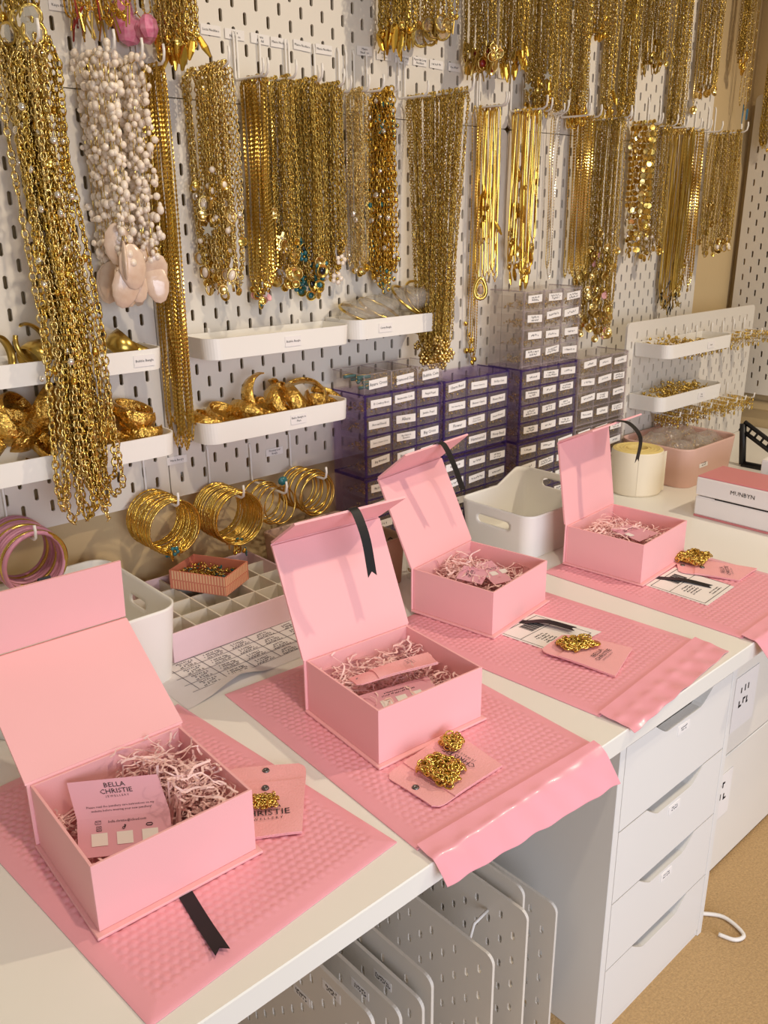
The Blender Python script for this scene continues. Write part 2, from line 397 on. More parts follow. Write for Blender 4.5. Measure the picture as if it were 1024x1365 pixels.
for i in range(4):
    za, zb = zz[i], zz[i + 1] - 0.0022
    xa, xb = ux0 + 0.0135, ux1 - 0.0135; xm = 0.005; hw = 0.072; d = 0.020
    scoop = [(xm + hw - 2 * hw * s_, zb - d * min(1, (1 - abs(2 * s_ - 1)) * 2.6) ** 0.9) for s_ in np.linspace(0, 1, 25)]
    pts = [(xa, za), (xb, za), (xb, zb)] + scoop + [(xa, zb)]
    f = MB()                                            # front as a strip of quads so that the scoop is a true cut
    xs = [xa] + [p_[0] for p_ in scoop[::-1]] + [xb]; zs_ = [zb] + [p_[1] for p_ in scoop[::-1]] + [zb]
    V = []; F = []
    for x_, z_ in zip(xs, zs_): V += [(x_, uyf + 0.0005, za), (x_, uyf + 0.0005, z_), (x_, uyf + 0.0145, z_), (x_, uyf + 0.0145, za)]
    for k in range(len(xs) - 1):
        a = 4 * k; b_ = a + 4
        F += [(a, b_, b_ + 1, a + 1), (a + 1, b_ + 1, b_ + 2, a + 2), (a + 2, b_ + 2, b_ + 3, a + 3), (a + 3, b_ + 3, b_, a)]
    F += [(0, 1, 2, 3), (len(V) - 1, len(V) - 2, len(V) - 3, len(V) - 4)]
    f.add(V, F); dr = f.build('drawer', MT['cabinet'], t)
    # recessed scoop wall behind the cut, and the drawer tray
    MB().box(xa + 0.004, xb - 0.004, uyf + 0.028, uyf + 0.032, za, zb - 0.004).build('drawer_box', MT['cabinet'], dr)
    if i > 0:
        l = MB().box(xm - 0.014, xm + 0.014, uyf - 0.0002, uyf + 0.0005, zb - d - 0.019, zb - d - 0.006)
        scrib(l, (xm, uyf - 0.0002, zb - d - 0.0125), (1, 0, 0), (0, 0, 1), 0.018, 0.0024, 2, 0.004)
        l.build('label', [MT['paper'], MT['ink']], dr)
# cream cabinet to its right with taped notes
t = thing('cabinet', 'cream white cabinet with taped paper notes right of the drawer unit', 'cabinet', (1.0, -0.40, 0))
m = MB(); m.box(-0.37, 0.80, -0.222, 0.30, 0.004, DZ - 0.028, b=0.001); m.build('body', MT['laminate'], t)
for k, (za, zb) in enumerate(((0.006, 0.235), (0.238, DZ - 0.032))):
    MB().box(-0.368, 0.30, -0.236, -0.2225, za, zb, b=0.0012).build('door', MT['laminate'], t)
for (x_, z_, w_, h_, tx) in ((-0.262, 0.328, 0.078, 0.100, 0), (-0.300, 0.158, 0.066, 0.088, 0)):
    n_ = MB().obox((x_ - w_ / 2, -0.2372, z_ - h_ / 2), (w_, 0, 0), (0, 0.0006, 0), (0, 0, h_))
    scrib(n_, (x_ - 0.004, -0.2372, z_ + 0.010), (1, 0, 0), (0, 0, 1), 0.042, 0.013, 2, 0.026)
    n_.build('paper_note', [MT['paper'], MT['ink']], t)
# pegboards stored on edge under the desk
for k, (x_, yf, ztop, L_, lab) in enumerate(((-0.082, -0.655, 0.31, 0.48, 'spare pegboard under the desk, leftmost of the row'), (-0.030, -0.640, 0.262, 0.44, 'spare pegboard under the desk, second from left'),
        (0.004, -0.640, 0.25, 0.44, 'low spare pegboard under the desk with its corner before the thick gap'), (0.018, -0.640, 0.272, 0.44, 'thin spare pegboard under the desk, left of the large one with an arrow sticker'),
        (0.108, -0.652, 0.248, 0.48, 'large spare pegboard under the desk with black arrow sticker'),
        (0.172, -0.650, 0.27, 0.48, 'spare pegboard under the desk holding a bent white hook'), (0.186, -0.632, 0.285, 0.4, 'narrow spare pegboard wedged behind the hook board under the desk'), (0.232, -0.650, 0.242, 0.48, 'spare pegboard under the desk closest to the drawer unit'))):
    me = pegboard_mesh('pegboard', 0.02 * round(L_ / 0.02 / 2) * 2, round(ztop / 0.02) * 0.02, 0.004, off=k % 2, sw=0.0028, sh=0.0062)
    t = thing('pegboard', lab, 'pegboard', (x_, yf, 0.0), PI / 2, 'spare pegboards stored under the desk')
    pz = link('panel', me, t); pz.scale = (1, 1, ztop / (round(ztop / 0.02) * 0.02))
    if k == 5:
        MB().tube([(0.06, 0.002, 0.235), (0.058, 0.03, 0.233), (0.05, 0.05, 0.215), (0.042, 0.052, 0.185), (0.02, 0.05, 0.165)], 0.0022, 8).build('hook', MT['wire_white'], t)
    if k in (0, 1, 2):
        for q in range(3):
            s_ = MB(); y_ = 0.05 + 0.055 * q
            s_.obox((y_, 0.0001, ztop - 0.025 - 0.05 * (q % 2)), (0.03, 0, 0), (0, 0.0003, 0), (0, 0, 0.012))
            scrib(s_, (y_ + 0.015, 0.0005, ztop - 0.019 - 0.05 * (q % 2)), (-1, 0, 0), (0, 0, 1), 0.024, 0.003, 2, 0.004)
            s_.build('name_strip', [MT['paper'], MT['ink']], t)
    if k == 4:
        a_ = MB(); a_.prism([(0.0, -0.003), (0.022, -0.003), (0.022, -0.009), (0.036, 0), (0.022, 0.009), (0.022, 0.003), (0, 0.003)], 0.0004, (0.262, 0.0006, ztop - 0.035), (0.9, 0, 0.43), (-0.43, 0, 0.9))
        a_.build('arrow_sticker', MT['ink'], t)
# ================================================================ bubble mailers
MH = 0.0052
def mailer(label, corner, ang, W, L, flap=0.0, droop=0.0):
    """corner = back-left corner, x runs along the width, y runs towards the desk front"""
    t = thing('bubble_mailer', label, 'mailer', (corner[0], corner[1], DZ + 0.0004), math.radians(ang), 'pink bubble mailers on the desk')
    nx, ny = int(W / 0.0018), int(L / 0.0018)
    x = np.linspace(0, W, nx + 1); y = np.linspace(0, L, ny + 1); X, Y = np.meshgrid(x, y)
    e = np.minimum.reduce([X, W - X, np.where(flap > 0, np.maximum(Y, 0.0), Y), L - Y if flap == 0 else (L - Y) + 0.004])
    z = 0.0010 + (MH - 0.0025) * np.clip(e / 0.014, 0, 1) ** 0.6
    P = 0.0090; q = P * math.sqrt(3) / 2
    r = np.round(Y / q); bx = X - (np.mod(r, 2) * 0.5) * P; dx = bx - np.round(bx / P) * P; dy = Y - r * q
    rr = np.hypot(dx, dy) / (P * 0.50)
    inside = np.clip((e - 0.012) / 0.008, 0, 1)
    z = z + inside * 0.0014 * np.clip(1 - rr ** 2.6, 0, 1) ** 0.6
    z = z - 0.0004 * (1 + np.sin(X * 31 + 1.3) * np.sin(Y * 23)) * inside * 0.5
    V = np.stack([X, -Y, z], -1).reshape(-1, 3); n1 = nx + 1
    i, j = np.meshgrid(np.arange(nx), np.arange(ny)); a = (j * n1 + i).ravel()
    F = np.stack([a, a + n1, a + n1 + 1, a + 1], -1)
    m = MB(); m.add(V, F, 0, True)
    b = [k for k in range(n1)] + [n1 * k + nx for k in range(1, ny + 1)] + [n1 * ny + k for k in range(nx - 1, -1, -1)] + [n1 * k for k in range(ny - 1, 0, -1)]
    B_ = V[b].copy(); B2 = B_.copy(); B2[:, 2] = 0; nb = len(b)
    m.add(np.concatenate([B_, B2]), [(k, (k + 1) % nb, nb + (k + 1) % nb, nb + k) for k in range(nb)])
    m.add(B2, [tuple(range(nb))])
    m.build('padded_body', MT['mailer_pink'], t)
    if flap > 0:                                        # unpadded closing flap that lies over the desk edge, with creases
        nu, nv = 90, 22; V = []; F = []
        for jv in range(nv + 1):
            s_ = jv / nv
            for iu in range(nu + 1):
                u = iu / nu; xx = W * (0.002 + 0.996 * u) ; yy = L - 0.001 + flap * s_
                over = max(0.0, (corner[1] - yy * math.cos(math.radians(ang)) + xx * math.sin(math.radians(ang))) * -1 - 0.700)
                bend = min(over, 0.02)
                zz_ = 0.0042 * (1 - s_) ** 2 + 0.0022 + 0.0016 * s_ * (abs(math.sin(u * 17 + 2.5 * s_ + math.sin(u * 5))) ** 3 - 0.4 + 0.5 * math.sin(u * 39 - 4 * s_)) + 0.0016 * math.exp(-((s_ - 0.45) / 0.12) ** 2) * (0.6 + 0.4 * math.sin(u * 47))
                zz_ -= droop * (over / 0.03) ** 1.35 * 0.022
                V.append((xx, -(yy - 0.18 * over), zz_))
        n1 = nu + 1
        for jv in range(nv):
            for iu in range(nu): k = jv * n1 + iu; F.append((k, k + n1, k + n1 + 1, k + 1))
        m = MB(); m.add(V, F, 0, True); V2 = np.array(V) - [0, 0, 0.0009]; m.add(V2, [f[::-1] for f in F], 0, True)
        ring = list(range(n1)) + [n1 * k + nu for k in range(1, nv + 1)] + [n1 * nv + k for k in range(nu - 1, -1, -1)] + [n1 * k for k in range(nv - 1, 0, -1)]
        nb = len(ring); m.add(np.concatenate([np.array(V)[ring], V2[ring]]), [(k, (k + 1) % nb, nb + (k + 1) % nb, nb + k) for k in range(nb)])
        m.build('flap', MT['mailer_pink'], t)
    return t
mailer('pink bubble mailer nearest the camera under the largest open box', (-0.345, -0.318), 4.5, 0.268, 0.362)
mailer('pink bubble mailer with creased flap hanging over the desk edge, second from left', (-0.024, -0.317), -3.0, 0.264, 0.362, 0.046, 1.0)
mailer('pink bubble mailer with address label and pouch, third from left', (0.246, -0.318), 4.5, 0.262, 0.346, 0.048, 0.8)
mailer('pink bubble mailer at the far right of the desk, fourth from left', (0.578, -0.345), 1.5, 0.255, 0.338, 0.05, 1.0)

# ================================================================ gift boxes
BW, BD, BH, TH = 0.150, 0.138, 0.068, 0.0026
def strip(path, wd, width, thick=0.0005, notch=0.0):     # flat band along a path, width along wd
    P = np.asarray(path, float); wd = nrm(wd); m = MB(); V = []; n = len(P)
    T = np.gradient(P, axis=0)
    for i in range(n):
        nn = nrm(np.cross(T[i], wd))
        for s_ in (-0.5, 0.0, 0.5):
            p = P[i] + wd * width * s_
            if i == n - 1 and s_ == 0: p = p - nrm(T[i]) * notch
            V += [p + nn * thick / 2, p - nn * thick / 2]
    F = []
    for i in range(n - 1):
        for k in range(2):
            a = i * 6 + k * 2; b = a + 6
            F += [(a, a + 2, b + 2, b), (a + 1, b + 1, b + 3, a + 3)]
        F += [(i * 6, i * 6 + 6, i * 6 + 7, i * 6 + 1), (i * 6 + 4, i * 6 + 5, i * 6 + 11, i * 6 + 10)]
    m.add(V, F, 0, False); return m
def smooth(pts, n=20):                                   # Catmull-Rom through the points
    P = np.asarray(pts, float); P = np.vstack([2 * P[0] - P[1], P, 2 * P[-1] - P[-2]]); out = []
    for i in range(1, len(P) - 2):
        k = max(2, n // (len(P) - 3))
        for t in np.linspace(0, 1, k, endpoint=False):
            a, b, c, d = P[i - 1:i + 3]
            out.append(0.5 * (2 * b + (c - a) * t + (2 * a - 5 * b + 4 * c - d) * t * t + (3 * b - a - 3 * c + d) * t ** 3))
    out.append(P[-2]); return np.array(out)
def gift_box(label, F0, ang, th, ph, hang, base_rib, W=BW):
    z0 = DZ + MH + 0.0002
    t = thing('gift_box', label, 'gift box', (F0[0], F0[1], z0), math.radians(ang), 'open pink gift boxes')
    D, H = BD, BH
    MB().box(-0.004, W + 0.004, -0.006, D + 0.002, 0, 0.0028, b=0.0006).build('base_board', MT['pink_card'], t)
    m = MB(); zb = 0.003
    m.box(0, W, 0, TH, zb, H, 0, 0.0003); m.box(0, W, D - TH, D, zb, H, 0, 0.0003)
    m.box(0, TH, TH, D - TH, zb, H, 0, 0.0003); m.box(W - TH, W, TH, D - TH, zb, H, 0, 0.0003)
    m.box(TH, W - TH, TH, D - TH, zb, zb + 0.002); m.build('tray', MT['pink_card'], t)
    m = MB().box(-0.003, W + 0.003, D + 0.0004, D + 0.0026, 0.003, H + 0.0015, b=0.0005); m.build('spine', MT['pink_card'], t)
    th, ph = math.radians(th), math.radians(ph)
    d = np.array([0, math.cos(th), math.sin(th)]); d2 = np.array([0, math.cos(ph), math.sin(ph)])
    nd = np.array([0, -math.sin(th), math.cos(th)]); nd2 = np.array([0, -math.sin(ph), math.cos(ph)])
    hz = np.array([0, D + 0.001, H + 0.003])
    LL, FL = 0.1365, 0.066
    def slab(o, u, v, w_):
        return MB().obox(o, u, v, w_)
    slab(hz + [-0.004, 0, 0], (W + 0.008, 0, 0), d * LL, -nd * 0.0028).build('lid_panel', MT['pink_card'], t)
    f0 = hz + d * (LL + 0.0022)
    MB().obox(f0 + np.array([-0.004, 0, 0]), (W + 0.008, 0, 0), d2 * FL, -nd2 * 0.0028).build('lid_flap', MT['pink_card'], t)
    sk = hz + d * (LL - 0.001)                           # thin paper hinge skins
    MB().obox(sk + np.array([-0.004, 0, 0]) - nd * 0.003, (W + 0.008, 0, 0), f0 + d2 * 0.001 - sk, -nd * 0.0005).build('hinge_fold', MT['pink_card'], t)
    MB().obox((-0.004, D + 0.0004, H + 0.001), (W + 0.008, 0, 0), hz + d * 0.001 - np.array([0, D + 0.0004, H + 0.001]), (0, 0.0006, 0.0003)).build('hinge_fold', MT['pink_card'], t)
    oe = f0 + d2 * FL + np.array([W * 0.5, 0, 0])
    pts = [oe - d2 * 0.012 - nd2 * 0.0033, oe - nd2 * 0.0036 + d2 * 0.0006] + [oe + np.array(h_) for h_ in hang]
    strip(smooth(pts, 26), (1, 0, 0), 0.0125, notch=0.006).build('ribbon', MT['ribbon_black'], t)
    if base_rib:
        bp = [(W * base_rib[0], 0.002, 0.0006)] + [np.array(p_) for p_ in base_rib[1:]]
        strip(smooth(bp, 22), nrm(np.cross(np.array(bp[-1]) - np.array(bp[0]), (0, 0, 1))), 0.0125, notch=0.006).build('ribbon', MT['ribbon_black'], t)
    t['W'] = W
    return t
def on_box(t, p):                                        # box-local point to world
    a = t.rotation_euler.z; return np.array([t.location.x + p[0] * math.cos(a) - p[1] * math.sin(a), t.location.y + p[0] * math.sin(a) + p[1] * math.cos(a), t.location.z + p[2]])
g1 = gift_box('open pink gift box nearest the camera, lid leaning on the white bin', (-0.307, -0.577), -2.0, 33, 93,
              [(0, 0.006, 0.001), (0, 0.010, -0.008), (0, 0.012, -0.03)], (0.5, (0.074, -0.010, 0.0006), (0.070, -0.045, 0.0010), (0.066, -0.084, 0.0034)))
g2 = gift_box('open pink gift box second from left, with a pink pouch lying inside', (0.013, -0.563), -4.6, 65, 145,
              [(0.001, -0.008, -0.004), (0.002, -0.022, -0.030), (0.003, -0.032, -0.072)], (0.48, (0.071, -0.008, 0.0008), (0.070, -0.014, 0.0008)))
g3 = gift_box('open pink gift box third from left, before the white handled bin', (0.329, -0.448), 8.6, 64, 140,
              [(0.004, -0.008, 0.000), (0.010, -0.022, -0.030), (0.016, -0.036, -0.070)], (0.45, (0.070, -0.012, 0.0002), (0.080, -0.040, 0.006), (0.084, -0.085, 0.006)))
g4 = gift_box('open pink gift box at the far right, before the tape roll', (0.637, -0.491), 5.2, 81, 156,
              [(0.006, -0.018, 0.000), (0.010, -0.036, -0.022), (0.008, -0.034, -0.062)], (0.30, (0.048, -0.010, 0.0002), (0.060, -0.045, 0.003), (0.068, -0.088, 0.0010)), 0.157)

def shreds(box, label, n, mound, low=None):                        # crinkled paper shred: nobody could count it
    m = MB(); W = box['W']
    for i in range(n):
        for _ in range(30):
            x, y = random.uniform(0.008, W - 0.008), random.uniform(0.008, BD - 0.008)
            if random.random() < 0.25 + 0.75 * mound(x / W, y / BD): break
        top = 0.010 + 0.055 * mound(x / W, y / BD)
        z = random.uniform(0.007, top)
        if low and low(x / W, y / BD): z = min(z, low(x / W, y / BD))
        a = random.uniform(0, 2 * PI); L = random.uniform(0.018, 0.05)
        k = random.randint(6, 10); p = np.array([x, y, z]); pts = [p]
        dz = random.uniform(-0.2, 0.5 if random.random() < 0.85 else 1.5)
        for s_ in range(k):
            a += random.uniform(-1.0, 1.0); dz = dz * 0.6 + random.uniform(-0.35, 0.35)
            q = pts[-1] + L / k * np.array([math.cos(a), math.sin(a), dz])
            q[0] = min(max(q[0], 0.0045), W - 0.0045); q[1] = min(max(q[1], 0.0045), BD - 0.0045); q[2] = min(max(q[2], 0.0065), BH + 0.006)
            if low and low(q[0] / W, q[1] / BD): q[2] = min(q[2], low(q[0] / W, q[1] / BD))
            if np.linalg.norm(q - pts[-1]) < 1e-4: q = q + [0, 0, 0.002]
            pts.append(q)
        wd = nrm(np.array([math.sin(a), -math.cos(a), random.uniform(-0.6, 0.6)]))
        P = np.array(pts); hw = random.uniform(0.0008, 0.0014)
        V = np.concatenate([P + wd * hw, P - wd * hw]); V[:, 0] = np.clip(V[:, 0], 0.0035, W - 0.0035); V[:, 1] = np.clip(V[:, 1], 0.0035, BD - 0.0035); N = len(P)
        m.add(V, [(j, j + 1, N + j + 1, N + j) for j in range(N - 1)])
    o = m.build('paper_shred', MT['shred_pink'], None, None)
    o.location = on_box(box, (0, 0, 0)); o.rotation_euler = (0, 0, box.rotation_euler.z)
    tag(o, label, 'shredded paper', None, 'stuff'); return o
shreds(g1, 'pale pink shredded paper heaped in the nearest gift box', 900, lambda u, v: max(0.18, min(1, 0.35 + 0.75 * u * (0.4 + 0.8 * v) + 0.3 * (u > 0.6))) if not (u < 0.60 and v < 0.85) else 0.12, lambda u, v: 0.022 if (0.12 < u < 0.66 and 0.16 < v < 0.92 and u * 0.66 + v < 1.22) else None)
shreds(g2, 'pale pink shredded paper in the gift box second from left', 900, lambda u, v: 0.50 + 0.32 * v)
shreds(g3, 'pale pink shredded paper in the gift box third from left', 1050, lambda u, v: 0.62 + 0.45 * math.exp(-((u - 0.5) ** 2 + (v - 0.75) ** 2) / 0.08))
shreds(g4, 'pale pink shredded paper in the far right gift box', 1050, lambda u, v: 0.66 + 0.38 * math.exp(-((u - 0.35) ** 2 + (v - 0.65) ** 2) / 0.08))
for k in list(bpy.data.objects):
    if 'W' in k.keys(): del k['W']

# ---------------------------------------------------------------- printed cards in the boxes
def quad_card(b, A, B_, Cc, D, thick=0.0006, m=0):       # A-B top edge, D-C bottom edge
    A, B_, Cc, D = (np.asarray(t, float) for t in (A, B_, Cc, D)); n = nrm(np.cross(B_ - A, A - D)) * thick
    b.add([A, B_, Cc, D, A - n, B_ - n, Cc - n, D - n], [(0, 3, 2, 1), (4, 5, 6, 7), (0, 1, 5, 4), (1, 2, 6, 5), (2, 3, 7, 6), (3, 0, 4, 7)], m)
def brand(b, o, ex, ey, s_, m=1):
    o = np.asarray(o, float); ex = np.asarray(ex, float); ey = np.asarray(ey, float)
    b.text('BELLA', s_, o + ey * s_ * 0.95, ex, ey, m, sx=1.05); b.text('CHRISTIE', s_, o, ex, ey, m, sx=1.05)
    b.text('J E W E L L E R Y', s_ * 0.42, o - ey * s_ * 0.72, ex, ey, m)
t = thing('thank_you_card', 'folded pink card with black brand print propped in nearest gift box', 'card', (-0.246, -0.495, 0.545))
L0 = np.array(t.location)
TL, TR = np.array([-0.274, -0.452, 0.574]) - L0, np.array([-0.206, -0.497, 0.574]) - L0
FL_, FR = np.array([-0.2805, -0.484, 0.555]) - L0, np.array([-0.2125, -0.529, 0.555]) - L0
BL, BR = np.array([-0.292, -0.508, 0.534]) - L0, np.array([-0.224, -0.553, 0.534]) - L0
ex = nrm(TR - TL)
b = MB(); quad_card(b, TL, TR, FR, FL_); ey = nrm((TL - FL_)); cc = (TL + TR + FL_ + FR) / 4
brand(b, cc + ey * 0.006, ex, ey, 0.0068)
b.text('Please read the jewellery care instructions on my', 0.0030, cc - ey * 0.0085, ex, ey); b.text('website before wearing your new jewellery!', 0.0030, cc - ey * 0.0125, ex, ey)
b.build('upper_leaf', [MT['card_pink'], MT['ink']], t)
b = MB(); quad_card(b, FL_, FR, BR, BL); ey = nrm((FL_ - BL)); cc = (BL + BR + FL_ + FR) / 4; nz_ = nrm(np.cross(ex, ey))
b.text('bella.christie@icloud.com', 0.0032, cc + ey * 0.0125 + ex * 0.003, ex, ey)
def ring2(b, c, pts, wd, m):
    P = [np.asarray(c) + ex * p_[0] + ey * p_[1] + nz_ * 0.0004 for p_ in pts]; b.tube(P + [P[0]], wd, 4, m)
e0 = cc + ey * 0.0125 - ex * 0.0225
ring2(b, e0, [(-0.0025, -0.0014), (0.0025, -0.0014), (0.0025, 0.0014), (-0.0025, 0.0014)], 0.00018, 1); ring2(b, e0, [(-0.0025, 0.0014), (0, -0.0003), (0.0025, 0.0014)], 0.00018, 1)
i0 = cc + ey * 0.007 - ex * 0.022
ring2(b, i0, [(-0.002, -0.002), (0.002, -0.002), (0.002, 0.002), (-0.002, 0.002)], 0.00025, 1); ring2(b, i0, [(0.001 * math.cos(a), 0.001 * math.sin(a)) for a in np.linspace(0, 5.5, 8)], 0.0002, 1)
n0 = cc + ey * 0.007
ring2(b, n0 - ex * 0.0006 - ey * 0.001, [(0.001 * math.cos(a), 0.001 * math.sin(a)) for a in np.linspace(0, 5.5, 8)], 0.0003, 1); ring2(b, n0, [(0.0004, -0.001), (0.0004, 0.002), (0.0015, 0.0014)], 0.0003, 1)
k0 = cc + ey * 0.007 + ex * 0.022
ring2(b, k0, [(-0.0028, 0), (-0.002, 0.0011), (0.002, 0.0011), (0.0028, 0), (0.002, -0.0011), (-0.002, -0.0011)], 0.0004, 1)
for s_ in (-1, 0, 1):                                    # white panels printed on the lower leaf
    c_ = cc - ey * 0.003 + ex * 0.022 * s_ - ex * 0.007 + nz_ * 0.0003
    b.obox(c_ - ey * 0.012 + ey * 0.007, ex * 0.014, ey * 0.011, nz_ * 0.0002, 2)
b.build('lower_leaf', [MT['card_pink'], MT['ink'], MT['paper']], t)
def flat_card(name, label, P, brandsize=0.006, group=None, panel=False, mname='card_pink', cat='card'):
    P = [np.asarray(p_, float) for p_ in P]; c0 = sum(P) / 4; c0[2] = min(p_[2] for p_ in P); t_ = thing(name, label, cat, c0, 0, group)
    P = [p_ - c0 for p_ in P]; b = MB(); quad_card(b, *P); ex = nrm(P[1] - P[0]); ey = nrm(P[0] - P[3]); cc = sum(P) / 4
    if brandsize: brand(b, cc + ey * 0.003, ex, ey, brandsize)
    if panel:
        for s_ in (-1, 0, 1):
            b.obox(cc + ex * (0.020 * s_ - 0.007) - ey * 0.010 + nrm(np.cross(ex, ey)) * 0.0002, ex * 0.013, ey * 0.012, nrm(np.cross(ex, ey)) * 0.0002, 2)
        scrib(b, cc + ey * 0.010 + nrm(np.cross(ex, ey)) * 0.0002, ex, ey, 0.045, 0.002, 2, 0.004)
    b.build('leaf', [MT[mname], MT['ink'], MT['paper']], t_); return t_
def bl(t_, *pts): return [on_box(t_, p_) for p_ in pts]
flat_card('thank_you_card', 'pink card with white print panels under the pouch, second box', bl(g2, (0.022, 0.066, 0.047), (0.112, 0.052, 0.047), (0.104, 0.014, 0.040), (0.014, 0.028, 0.040)), 0, None, True)
flat_card('thank_you_card', 'white-edged pink brand card lying in the third gift box', bl(g3, (0.026, 0.080, 0.060), (0.070, 0.096, 0.062), (0.088, 0.062, 0.056), (0.042, 0.046, 0.054)), 0.006)
flat_card('thank_you_card', 'mauve card with print panels below the brand card, third gift box', bl(g3, (0.092, 0.094, 0.056), (0.128, 0.084, 0.054), (0.094, 0.026, 0.048), (0.060, 0.036, 0.050)), 0, None, True)
flat_card('thank_you_card', 'mauve printed card lying among shred in the far right box', bl(g4, (0.052, 0.086, 0.060), (0.106, 0.082, 0.056), (0.104, 0.024, 0.054), (0.046, 0.030, 0.054)), 0, None, True)

# ---------------------------------------------------------------- felt pouches
def pouch(name, label, A, B_, Cc, D, text_dir=0, flip=1, wave=0.0, open_pouch=True, group='pink jewellery pouches'):
    """A-B: flap end (rounded), D-C: closed end; world corners"""
    A, B_, Cc, D = (np.asarray(t_, float) for t_ in (A, B_, Cc, D)); c0 = (A + B_ + Cc + D) / 4; c0[2] = min(A[2], B_[2], Cc[2], D[2])
    t_ = thing(name, label, 'pouch', c0, 0, group); A, B_, Cc, D = A - c0, B_ - c0, Cc - c0, D - c0
    def S_(u, v): return (A * (1 - u) + B_ * u) * (1 - v) + (D * (1 - u) + Cc * u) * v
    n = nrm(np.cross(B_ - A, A - D))
    def sheet(v0, v1, lift, thick, r0, nm):
        nu, nv = 26, 20; V = []; F = []
        for j in range(nv + 1):
            v = v0 + (v1 - v0) * j / nv
            inset = 0.0
            if r0 and v < 0.16: inset = 0.10 * (1 - math.sqrt(max(0, 1 - (1 - v / 0.16) ** 2)))
            for i in range(nu + 1):
                u = inset + (1 - 2 * inset) * i / nu
                V.append(S_(u, v) + n * (lift + 0.0010 * math.sin(u * 5 + v * 4) * (0.5 + abs(u - .5)) + wave * math.sin(PI * u) * math.sin(v * 6.0) + 0.0010))
        n1 = nu + 1
        for j in range(nv):
            for i in range(nu): k = j * n1 + i; F.append((k, k + n1, k + n1 + 1, k + 1))
        V = np.array(V); m = MB(); m.add(V, F, 0, True); m.add(V - n * thick, [f[::-1] for f in F], 0, True)
        ring = list(range(n1)) + [n1 * k + nu for k in range(1, nv + 1)] + [n1 * nv + k for k in range(nu - 1, -1, -1)] + [n1 * k for k in range(nv - 1, 0, -1)]
        nb = len(ring); m.add(np.concatenate([V[ring], (V - n * thick)[ring]]), [(k, (k + 1) % nb, nb + (k + 1) % nb, nb + k) for k in range(nb)])
        return m
    sheet(0, 1, 0.0006, 0.0012, True, 'back').build('back_panel', MT['pouch_pink'], t_)
    f = sheet(0.26, 1, 0.0021, 0.0012, False, 'front')
    ex = nrm(B_ - A); ey = nrm(A - D)
    if text_dir == 1: ex, ey = ey * flip, -ex * flip
    fp = f.build('front_panel', MT['pouch_pink'], t_)
    b = MB(); W_ = np.linalg.norm(B_ - A)
    brand(b, S_(0.5, 0.72) + n * (0.0040 + abs(wave) * 0.4), ex, ey, W_ * 0.135, 0); b.build('brand_print', MT['ink'], fp)
    for v, nm in ((0.08, 'snap_socket'), (0.36, 'snap_stud')):
        c = S_(0.5, v) + n * (0.0018 if v < 0.2 else 0.0033)
        MB().lathe([(0, 0.0006), (0.0012, 0.0006), (0.0016, 0.0016), (0.0034, 0.0014), (0.0040, 0.0004), (0.0040, -0.0005)], 16, 0, c, n).build(nm, MT['snap'], t_)
    return t_
zp = DZ + MH + 0.0008
def Z(x, y, z=zp): return atZ(x, y, z)
pouch('jewellery_pouch', 'pink felt snap pouch beside the nearest gift box', Z(300, 1028), Z(409, 1017), Z(403, 1112), Z(300, 1124))
pouch('jewellery_pouch', 'pink felt pouch under a large gold chain heap, second mailer', Z(583, 1081), Z(512, 1034), Z(604, 978), Z(670, 1022))
pouch('jewellery_pouch', 'pink felt pouch lying on the address label, third mailer', Z(719, 869, zp + .002), Z(752, 845, zp + .003), Z(843, 867), Z(820, 903))
pouch('jewellery_pouch', 'pink felt pouch at the far right under small gold chain', Z(905, 764), Z(900, 744, zp + .001), Z(1009, 760, zp), Z(985, 775))
pouch('jewellery_pouch', 'folded pink pouch resting on shred inside second gift box', *bl(g2, (0.020, 0.064, 0.060), (0.030, 0.098, 0.052), (0.130, 0.072, 0.060), (0.118, 0.040, 0.066)), wave=0.004)

# ---------------------------------------------------------------- address labels on mailers
def address_label(label, P):
    P = [np.asarray(p_, float) for p_ in P]; c0 = sum(P) / 4; t_ = thing('address_label', label, 'label', c0); P = [p_ - c0 for p_ in P]
    b = MB(); quad_card(b, *P, 0.0003); ex = (P[1] - P[0]); ey = (P[0] - P[3]); w_, h_ = np.linalg.norm(ex), np.linalg.norm(ey); ex, ey = nrm(ex), nrm(ey); n = np.array([0, 0, 0.0002])
    O = P[3] + n
    def bar(x, y, a, c): b.obox(O + ex * x * w_ + ey * y * h_, ex * a * w_, ey * c * h_, (0, 0, 0.0002), 1)
    bar(0.04, 0.93, 0.92, 0.008); bar(0.04, 0.05, 0.92, 0.008); bar(0.04, 0.05, 0.006, 0.88); bar(0.954, 0.05, 0.006, 0.88); bar(0.04, 0.62, 0.92, 0.006)
    for k in range(16): bar(0.40 + 0.022 * k, 0.66, 0.006 + 0.009 * (k * 7 % 3) / 2, 0.22)
    scrib(b, O + ex * 0.36 * w_ + ey * 0.42 * h_, ex, ey, 0.34 * w_, 0.026 * h_, 5, 0.052 * h_)
    scrib(b, O + ex * 0.60 * w_ + ey * 0.14 * h_, ex, ey, 0.36 * w_, 0.02 * h_, 2, 0.05 * h_)
    b.build('printed_sheet', [MT['paper'], MT['ink']], t_); return t_
zl = DZ + MH + 0.0003
address_label('white address label with barcode under pouch on third mailer', [Z(661, 843, zl), Z(712, 818, zl), Z(802, 842, zl), Z(745, 872, zl)])
address_label('white address label with barcode on the far right mailer', [Z(861, 780, zl), Z(900, 756, zl), Z(979, 782, zl), Z(943, 807, zl)])
